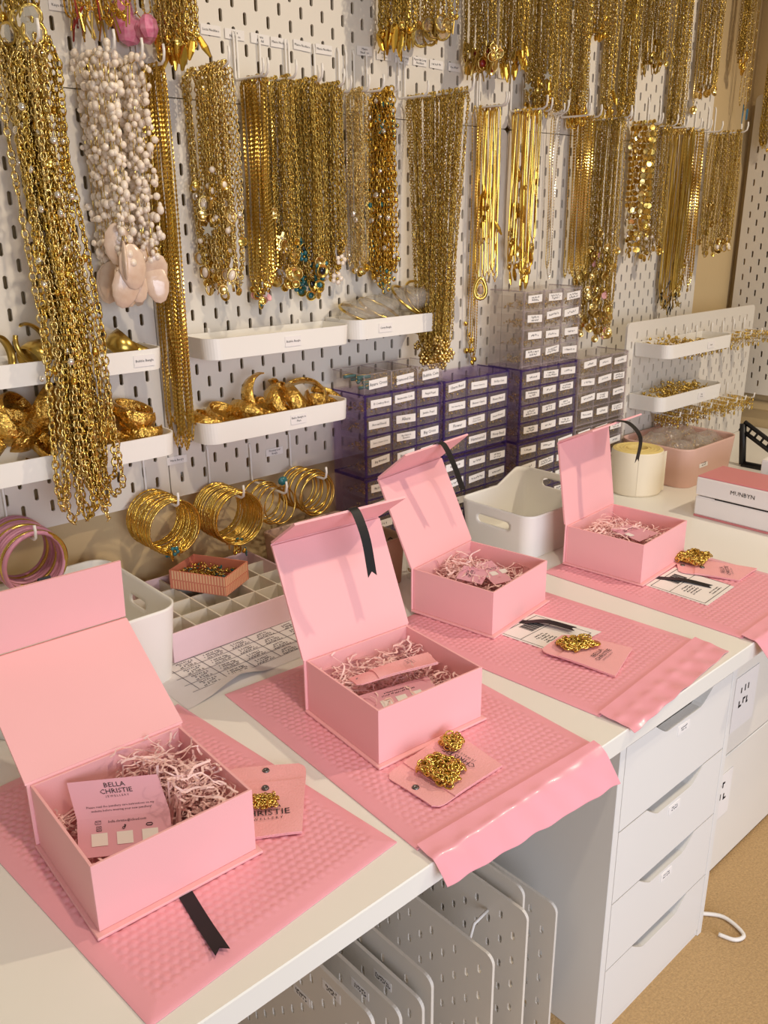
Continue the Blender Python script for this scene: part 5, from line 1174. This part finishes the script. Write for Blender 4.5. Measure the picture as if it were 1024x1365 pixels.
# ---------------------------------------------------------------- white trays clipped to the boards
def peg_tray(label, x0, x1, yb, yf, zb, zt, text, tpos=0.62):
    W, D, H = x1 - x0, yb - yf, zt - zb; T = thing('pegboard_tray', label, 'tray', ((x0 + x1) / 2, (yb + yf) / 2, zb), 0, 'white trays on the pegboards')
    P = rrect(W, D * 2, 0.022, 8); P[:, 1] = np.where(P[:, 1] > 0, P[:, 1], P[:, 1])
    # front corners rounded, back corners square
    P = []
    r = 0.022
    for a in np.linspace(PI, 1.5 * PI, 9): P.append((-W / 2 + r + r * math.cos(a), -D / 2 + r + r * math.sin(a)))
    for a in np.linspace(1.5 * PI, 2 * PI, 9): P.append((W / 2 - r + r * math.cos(a), -D / 2 + r + r * math.sin(a)))
    P += [(W / 2, D / 2), (-W / 2, D / 2)]; P = np.array(P); n = len(P); t = 0.0022
    c = np.array([0, 0]); Q = P * np.array([(W - 2 * t) / W, (D - 2 * t) / D])
    V = [(*p_, 0) for p_ in P * 0.985] + [(*p_, H) for p_ in P] + [(*p_, H) for p_ in Q] + [(*p_, t) for p_ in Q * 0.985]
    F = [tuple(range(n))[::-1]]
    for k in range(n):
        j = (k + 1) % n
        for s_ in range(3): F.append((s_ * n + k, s_ * n + j, (s_ + 1) * n + j, (s_ + 1) * n + k))
    F.append(tuple(range(3 * n, 4 * n)))
    MB().add(V, F).build('tray_body', MT['tray_white'], T)
    for sx in (-W * 0.32, W * 0.32): MB().box(sx - 0.002, sx + 0.002, D / 2 - 0.001, D / 2 + 0.0075, H * 0.5, H + 0.006).build('clip', MT['tray_white'], T)
    if text:
        l = MB(); xx = -W / 2 + W * tpos; l.obox((xx - 0.015, -D / 2 - 0.0007, H / 2 - 0.0075), (0.030, 0, 0), (0, 0.0006, 0), (0, 0, 0.015)); ln = text.split('|')
        for i, t_ in enumerate(ln): l.text(t_, 0.0046, (xx, -D / 2 - 0.0007, H / 2 + (len(ln) - 1) / 2 * 0.0052 - i * 0.0052), (1, 0, 0), (0, 0, 1))
        l.build('label', [MT['paper'], MT['ink']], T)
    return T
YB = -0.0075
peg_tray('white tray at left with twisted cuff bangles behind the long chain', -0.27, 0.060, YB, -0.088, 0.876, 0.904, 'Bubble Bangle', 0.90)
peg_tray('white tray at lower left heaped with hammered stone-set bangles', -0.27, 0.066, YB, -0.092, 0.757, 0.787, 'Bailie Bangle +|Stone', 0.58)
peg_tray('almost empty white tray above the gold bangle tray', 0.128, 0.393, YB, -0.085, 0.877, 0.907, 'Bubble Bangle', 0.55)
peg_tray('white tray of polished gold cuff bangles', 0.112, 0.385, YB, -0.088, 0.757, 0.788, 'Bailie Bangle in|Plain', 0.60)
peg_tray('white tray holding plastic-wrapped bangles', 0.398, 0.598, YB, -0.086, 0.881, 0.912, 'Curvy Bangle', 0.32)
YS = -0.0955
peg_tray('white tray of pearl earrings on the small desk pegboard', 1.205, 1.500, YS, -0.180, 0.772, 0.802, 'Studs', 0.62)
peg_tray('white tray heaped with small gold hoops on the small desk pegboard', 1.198, 1.480, YS, -0.178, 0.655, 0.688, 'Mini|Hoops', 0.62)
o = bits(260, (1.215, 1.43, -0.172, -0.105, 0.777, 0.812), 0.0042, 401, (0, 0, 1), zf=lambda u, v: 0.45 + 0.55 * math.exp(-((u - .3) / .3) ** 2)).build('earring_pile', [MT['gold'], MT['pearl']]); tag(o, 'loose gold and pearl earrings heaped in the upper small tray', 'earrings', None, 'stuff')
o = bits(420, (1.215, 1.455, -0.170, -0.105, 0.660, 0.704), 0.0042, 402, (0, 0, 1), zf=lambda u, v: 0.4 + 0.6 * math.sin(PI * u)).build('earring_pile', [MT['gold'], MT['gold_old']]); tag(o, 'small gold hoops heaped in the lower small tray', 'earrings', None, 'stuff')
o = bits(36, (0.165, 0.30, -0.070, -0.02, 0.880, 0.8835), 0.0026, 403, (0, 1)).build('loose_charms', [MT['gold'], MT['gold_old']]); tag(o, 'few tiny gold charms lying in the nearly empty tray', 'jewellery', None, 'stuff')
# earrings hanging on hooks right of the small board
for k, (lab, px0, py0, px1, py1, n) in enumerate((('earring cards on hooks right of the upper small tray', 898, 462, 948, 500, 110), ('crystal earrings hanging below the lower small tray', 880, 556, 930, 590, 110), ('gold earrings hanging right edge beside small pegboard', 960, 450, 1010, 490, 110), ('pale drop earrings low at the right of the small pegboard', 945, 540, 985, 585, 60))):
    A = atY(px0, py0, -0.135); B_ = atY(px1, py1, -0.135); T = thing('earring_row', lab, 'earrings', ((A[0] + B_[0]) / 2, -0.135, B_[2]), 0, 'earrings on the small pegboard'); L0 = np.array(T.location)
    zt_ = A[2] - L0[2]
    for q in range(4):
        x_ = A[0] - L0[0] + (B_[0] - A[0]) * (q + 0.5) / 4
        MB().tube([(x_, 0.0385, zt_ + 0.03), (x_, 0.0375, zt_ + 0.03), (x_, 0.036, zt_ + 0.002), (x_, -0.028, zt_), (x_, -0.036, zt_ + 0.003), (x_, -0.037, zt_ + 0.014)], 0.0018, 6).build('hook', MT['wire_white'], T)
        m = MB()
        for s_ in range(15):                             # hoop, bead and drop of each earring on the prong
            y_ = 0.030 - 0.062 * s_ / 14; xx = x_ + RNG.normal(0, 0.003); h_ = RNG.uniform(0.9, 1.15)
            m.tube(ringpts((xx, y_, zt_ - 0.004), 0.0058, (1, RNG.normal(0, .2), 0), (0, 0, 1), 10), 0.0011, 4, 0, True)
            m.ball((xx, y_, zt_ - 0.014 * h_), 0.0028, 0 if k % 2 else 2, 6, 4); m.ball((xx + 0.0015, y_, zt_ - 0.023 * h_), 0.0036, (1, 2, 0)[s_ % 3], 6, 4, (.7, .7, 1.6))
        m.build('earrings', [MT['gold'], MT['silver'], MT['crystal']], T, kind='stuff')

# ---------------------------------------------------------------- cuff bangles in the trays
def cuff(label, c, r, w_, axis, start, gap=0.75, mt='gold_hammer', thick=0.0022, group='cuff bangles in the trays', stone=False, flare=0.38, sq=0.85, zfl=None, yr=(-0.083, -0.0125)):
    z = nrm(axis); x = nrm(np.cross(z, [0.13, 0.21, 1]) if abs(z[2]) < .9 else np.cross(z, [1, 0, 0])); y = np.cross(z, x)
    T = thing('cuff_bangle', label, 'bangle', c, 0, group); n = 40; V = []; F = []
    for i in range(n + 1):
        t = i / n; a = start + gap / 2 + (2 * PI - gap) * t; wd = w_ * (1 - flare * abs(2 * t - 1) ** 1.5)
        e = (math.cos(a) * x + sq * math.sin(a) * y)
        for s_, rr in ((-0.5, r - thick), (-0.5, r), (0, r + thick * 1.2), (0.5, r), (0.5, r - thick)): V.append(e * rr + z * wd * s_)
    for i in range(n):
        for k in range(5): F.append((i * 5 + k, i * 5 + (k + 1) % 5, i * 5 + 5 + (k + 1) % 5, i * 5 + 5 + k))
    F += [(0, 1, 2, 3, 4), tuple(n * 5 + k for k in (4, 3, 2, 1, 0))]
    V = np.array(V); ey_ = np.ptp(V[:, 1]); k_ = min(1.0, (yr[1] - yr[0]) / ey_); V *= k_; r *= k_; c = np.array(c, float)   # keep the band inside its tray
    c[1] += max(0, yr[0] - (c[1] + V[:, 1].min())) - max(0, (c[1] + V[:, 1].max()) - yr[1])
    if zfl is not None: c[2] = max(c[2], zfl - V[:, 2].min())
    T.location = c
    MB().add(V, F, 0, True).build('band', MT[mt], T)
    if stone:
        a = start + gap / 2 + (2 * PI - gap) * 0.04; e = math.cos(a) * x + sq * math.sin(a) * y
        MB().lathe([(0, 0.005), (0.006, 0.004), (0.0085, 0), (0.008, -0.003)], 12, 0, e * (r + 0.002), e, False).build('black_stone', MT['black_stone'], T)
    return T
ZT4 = 0.757 + 0.003
for k, (px, py, r, w_, ax, st, lab) in enumerate((
        (302, 573, 0.030, 0.022, (0.25, -0.35, 1), 2.6, 'gold cuff with upturned end at left of the cuff tray'), (330, 565, 0.026, 0.018, (0.5, 0.2, 0.7), 0.5, 'small gold cuff lying second from left in the cuff tray'),
        (352, 528, 0.034, 0.020, (0.35, -1, 0.25), 4.4, 'tall upright polished gold cuff in the cuff tray'), (362, 562, 0.030, 0.020, (0.2, -0.3, 1), 1.2, 'gold cuff lying flat under the upright one'),
        (392, 556, 0.028, 0.020, (0.8, -0.3, 0.5), 3.2, 'gold cuff tilted behind the tray label'), (405, 540, 0.032, 0.022, (-0.6, -0.6, 0.5), 0.4, 'gold cuff with pointed end standing up at right'),
        (428, 548, 0.030, 0.018, (0.1, -0.2, 1), 2.2, 'gold cuff resting at the right end of the cuff tray'), (432, 532, 0.028, 0.014, (0.2, -0.5, 0.9), 5.2, 'thin gold cuff on top at the right end'), (378, 536, 0.030, 0.020, (0.5, -0.7, 0.5), 2.6, 'gold cuff leaning on the tall upright one'), (280, 566, 0.026, 0.018, (0.4, -0.2, 0.9), 5.0, 'gold cuff lying lowest at the left end of the cuff tray'))):
    c = atY(px, py, -0.048); cuff(lab, c, r * 1.22, w_ * 1.3, ax, st, zfl=0.7605)
for k, (px, py, r, w_, ax, st, lab, sn) in enumerate((
        (20, 560, 0.032, 0.026, (0.6, -0.6, 0.5), 2.8, 'hammered gold cuff at far left of the lower tray', False), (62, 545, 0.036, 0.028, (0.8, -0.45, -0.5), 3.8, 'large hammered cuff leaning across the lower left tray', True),
        (92, 560, 0.032, 0.022, (0.75, -0.3, -0.55), 3.3, 'hammered cuff behind the large leaning one', True), (30, 600, 0.032, 0.024, (0.4, -0.5, 0.7), 0.6, 'hammered cuff with bluish glint at tray front left', True),
        (85, 590, 0.028, 0.024, (-0.3, -0.8, 0.5), 4.0, 'hammered cuff with round black stone facing front', True), (178, 552, 0.026, 0.022, (0.15, -0.15, 1), 4.3, 'hammered cuff on top at right of the lower left tray', False),
        (186, 572, 0.027, 0.022, (0.1, -0.1, 1), 4.6, 'hammered cuff with black stone at right of the lower left tray', True), (120, 578, 0.028, 0.02, (0.3, 0.2, 0.9), 1.5, 'hammered cuff half hidden by the long chain', False), (8, 575, 0.03, 0.024, (0.2, -0.4, 0.9), 1.0, 'hammered cuff lying lowest at far left of the lower tray', False), (150, 566, 0.026, 0.022, (0.5, -0.5, 0.6), 2.0, 'hammered cuff just right of the long chain', False))):
    c = atY(px, py, -0.05); cuff(lab, c, r * 1.25, w_ * 1.35, ax, st, stone=sn, zfl=0.7605, yr=(-0.087, -0.0125), group='hammered cuffs in the lower left tray')
for k, (px, py, r, w_, ax, st, lab) in enumerate(((0, 478, 0.026, 0.008, (0.7, -0.7, 0.1), 1.2, 'twisted gold wire cuff at far left of the upper tray'), (42, 458, 0.024, 0.006, (0.5, -0.8, 0.2), 5.6, 'open textured gold cuff standing up in the upper left tray'),
        (50, 480, 0.020, 0.020, (0.9, 0.2, 0.3), 1.0, 'wide wire-wrapped cuff in the upper left tray'), (75, 482, 0.018, 0.016, (0.9, 0.3, 0.2), 2.0, 'wire-wrapped cuff beside the long chain'),
        (165, 470, 0.022, 0.022, (0.7, -0.2, 0.7), 2.5, 'wire-wrapped cuff right of the long chain'), (182, 470, 0.022, 0.018, (0.4, -0.1, 0.9), 4.5, 'wire-wrapped cuff at the right end of the upper left tray'))):
    c = atY(px, py, -0.05); cuff(lab, c, r * 1.2, w_ * 1.3, ax, st, mt='gold_old', zfl=0.8795, group='wire cuffs in the upper left tray', flare=0.2)
# plastic-wrapped bangles
for k, (px, py, ax) in enumerate(((480, 418, (0.2, -0.35, 1)), (505, 412, (0.25, -0.45, 1)), (545, 400, (0.3, -0.6, 0.8)), (562, 398, (0.1, -0.8, 0.6)))):
    c = atY(px, py, -0.045); z = nrm(ax); x = nrm(np.cross(z, (0.2, 1, 0.1))); y = np.cross(z, x)
    T = thing('wrapped_bangle', ('gold bangle in clear wrap at left of its tray', 'gold bangle in clear wrap, second from left in its tray', 'gold bangle in clear wrap, third from left in its tray', 'gold bangle in clear wrap standing at right of its tray')[k], 'bangle', c, 0, 'wrapped bangles')
    MB().tube(ringpts((0, 0, 0), 0.036, x, y, 40), 0.0026, 7, 0, True).build('bangle', MT['gold'], T)
    b = blob((0, 0, 0.002), 0.040, (1.0, 0.9, 0.5), 700 + k, 0.2); b.build('clear_wrap', MT['bag_plastic'], T)
# ---------------------------------------------------------------- stacks of bangles on the bottom hooks
def bangle_stack(X, zc, r, wire, n, ytip, mt, label, group, board, tex='twist', xj=0.0, hookz=None):
    me = []
    for v in range(3):
        a = np.linspace(0, 2 * PI, 97)[:-1]; rr = r * (1 + 0.0); P = np.stack([rr * np.cos(a), 0 * a + 0.0009 * np.sin(2 * a + v), rr * np.sin(a)], -1); m = MB()
        Rr = wire * (1 + (0.22 * np.sign(np.sin(a * 40 + v)) if tex == 'twist' else 0)); m.tube(P, Rr, 6, 0, True); me.append(m.mesh('bangle', MT[mt[v % len(mt)]]))
    for i in range(n):
        f = (i + 0.5) / n; o = bpy.data.objects.new('bangle', me[2 if i % 5 == 2 else i % 2]); C.objects.link(o)
        o.location = (X + RNG.normal(0, xj), -0.018 + (ytip + 0.018) * f, zc + RNG.normal(0, 0.0008)); o.rotation_euler = (RNG.normal(0.0, 0.05), 0, RNG.normal(0, 0.05)); tag(o, label, 'bangle', group)
    hook_at('white wire hook carrying the ' + group, X, ytip - 0.004, zc + r - wire * 1.0)
bangle_stack(0.050, 0.648, 0.0405, 0.0014, 26, -0.088, ('gold_deep', 'gold', 'gold'), 'thin gold bangle in the stack above the striped box, left one', 'left stack of thin gold bangles', 'll')
bangle_stack(0.158, 0.636, 0.0405, 0.0014, 26, -0.090, ('gold_deep', 'gold', 'gold'), 'thin gold bangle in the stack directly left of the mixed bangles', 'right stack of thin gold bangles', 'lm')
bangle_stack(0.236, 0.636, 0.030, 0.0013, 6, -0.084, ('gold_deep', 'gold'), 'smooth gold bangle on the hook with teal stone', 'bangles on the teal stone hook', 'lm', 'plain', 0.003)
bangle_stack(0.315, 0.640, 0.034, 0.0016, 8, -0.088, ('gold', 'gold_deep'), 'smooth gold cuff bangle hanging next to the purple drawers', 'bangles next to the purple drawers', 'lm', 'plain', 0.003)
bangle_stack(-0.152, 0.652, 0.0405, 0.0030, 14, -0.095, ('bangle_pink', 'bangle_pink', 'gold'), 'pink or glittering bangle of the stack at the far left', 'pink bangle stack', 'll', 'plain', 0.001)
o = MB().ball((0, 0, 0), 0.009, 0, 10, 7, (1, .5, .8)).build('stone_charm', MT['teal']); o.location = atY(377, 641, -0.085); tag(o, 'teal oval stone on the mixed bangle hook', 'charm')
# charms dangling beneath the thin gold stacks
for k, (px, py, lab) in enumerate(((229, 733, 'gold and teal charm drops under the left thin bangle stack'), (320, 724, 'gold and teal charm drops under the right thin bangle stack'))):
    c = atY(px, py, -0.075); T = thing('charm_cluster', lab, 'charms', c, 0, 'charms under the bangle stacks')
    for q in range(12): o = bpy.data.objects.new('charm', PM[('coin_s', 'teal_flower', 'nugget', 'tear', 'cross', 'coin_s')[q % 6]]); C.objects.link(o); o.parent = T; o.location = (RNG.uniform(-.012, .012), RNG.uniform(-.022, .022), RNG.uniform(-.004, .010)); o.scale = (.8, .8, .8); o.rotation_euler = (0, RNG.normal(0, .4), RNG.normal(0, 1))
    MB().tube([(0, 0.025, 0.012), (0, 0, 0.010), (0, -0.025, 0.012)], 0.0006, 4).build('wire', MT['gold'], T)
# ---------------------------------------------------------------- chain heaps on the pouches
def chain_heap(label, px, py, rx, ry, rot, L, pitch, total, zbase, layers, pend=None, mt='gold'):
    c = atZ(px, py, zbase); T = thing('gold_necklace', label, 'necklace', c, rot, 'necklaces heaped on pouches'); a = 0.0; P = []
    n = int(total / 0.004); ph = RNG.uniform(0, 6, 6)
    for i in range(n):
        t = i / n * layers * 2 * PI; k = 0.45 + 0.5 * abs(math.sin(t * 0.37 + ph[0])) 
        P.append((rx * k * math.cos(t + 0.7 * math.sin(2.3 * t + ph[1])) + rx * .15 * math.sin(5 * t + ph[2]), ry * k * math.sin(t + 0.5 * math.sin(1.7 * t + ph[3])) + ry * .15 * math.cos(4.3 * t + ph[4]), 0.003 + 0.009 * (i / n) * (1 - k * 0.5) + 0.002 * math.sin(7 * t)))
    Q = resample(np.array(P), L * pitch); m = MB(); link_geo(m, Q, L, L * 0.72, L * 0.13, 0, 9, 4); m.build('chain', MT[mt], T, kind='stuff')
    if pend:
        MB().lathe([(0, 0.0012), (0.007, 0.0012), (0.0078, 0), (0.007, -0.0012), (0, -0.0012)], 18, 0, (pend[0], pend[1], 0.004), (0.1, 0, 1)).build('disc_pendant', MT['gold_deep'], T)
    return T
zh = DZ + MH + 0.0052
chain_heap('small gold chain on the pouch beside the nearest box', 352, 1074, 0.014, 0.008, -0.6, 0.0052, 0.72, 0.26, zh, 6)
chain_heap('large tangled gold necklace on the second pouch', 588, 1030, 0.019, 0.021, 0.2, 0.0092, 0.70, 0.72, zh, 8, (0.01, 0.016))
chain_heap('trailing end of the gold necklace at the second pouch corner', 602, 994, 0.010, 0.011, 0.4, 0.0084, 0.70, 0.24, zh, 5)
chain_heap('gold necklace with disc on the third pouch', 768, 862, 0.022, 0.014, -0.5, 0.0088, 0.70, 0.55, zh + 0.001, 6, (0.026, -0.004))
chain_heap('gold necklace lying by the far right box', 927, 746, 0.028, 0.020, 0.0, 0.0092, 0.70, 0.75, zh, 7)
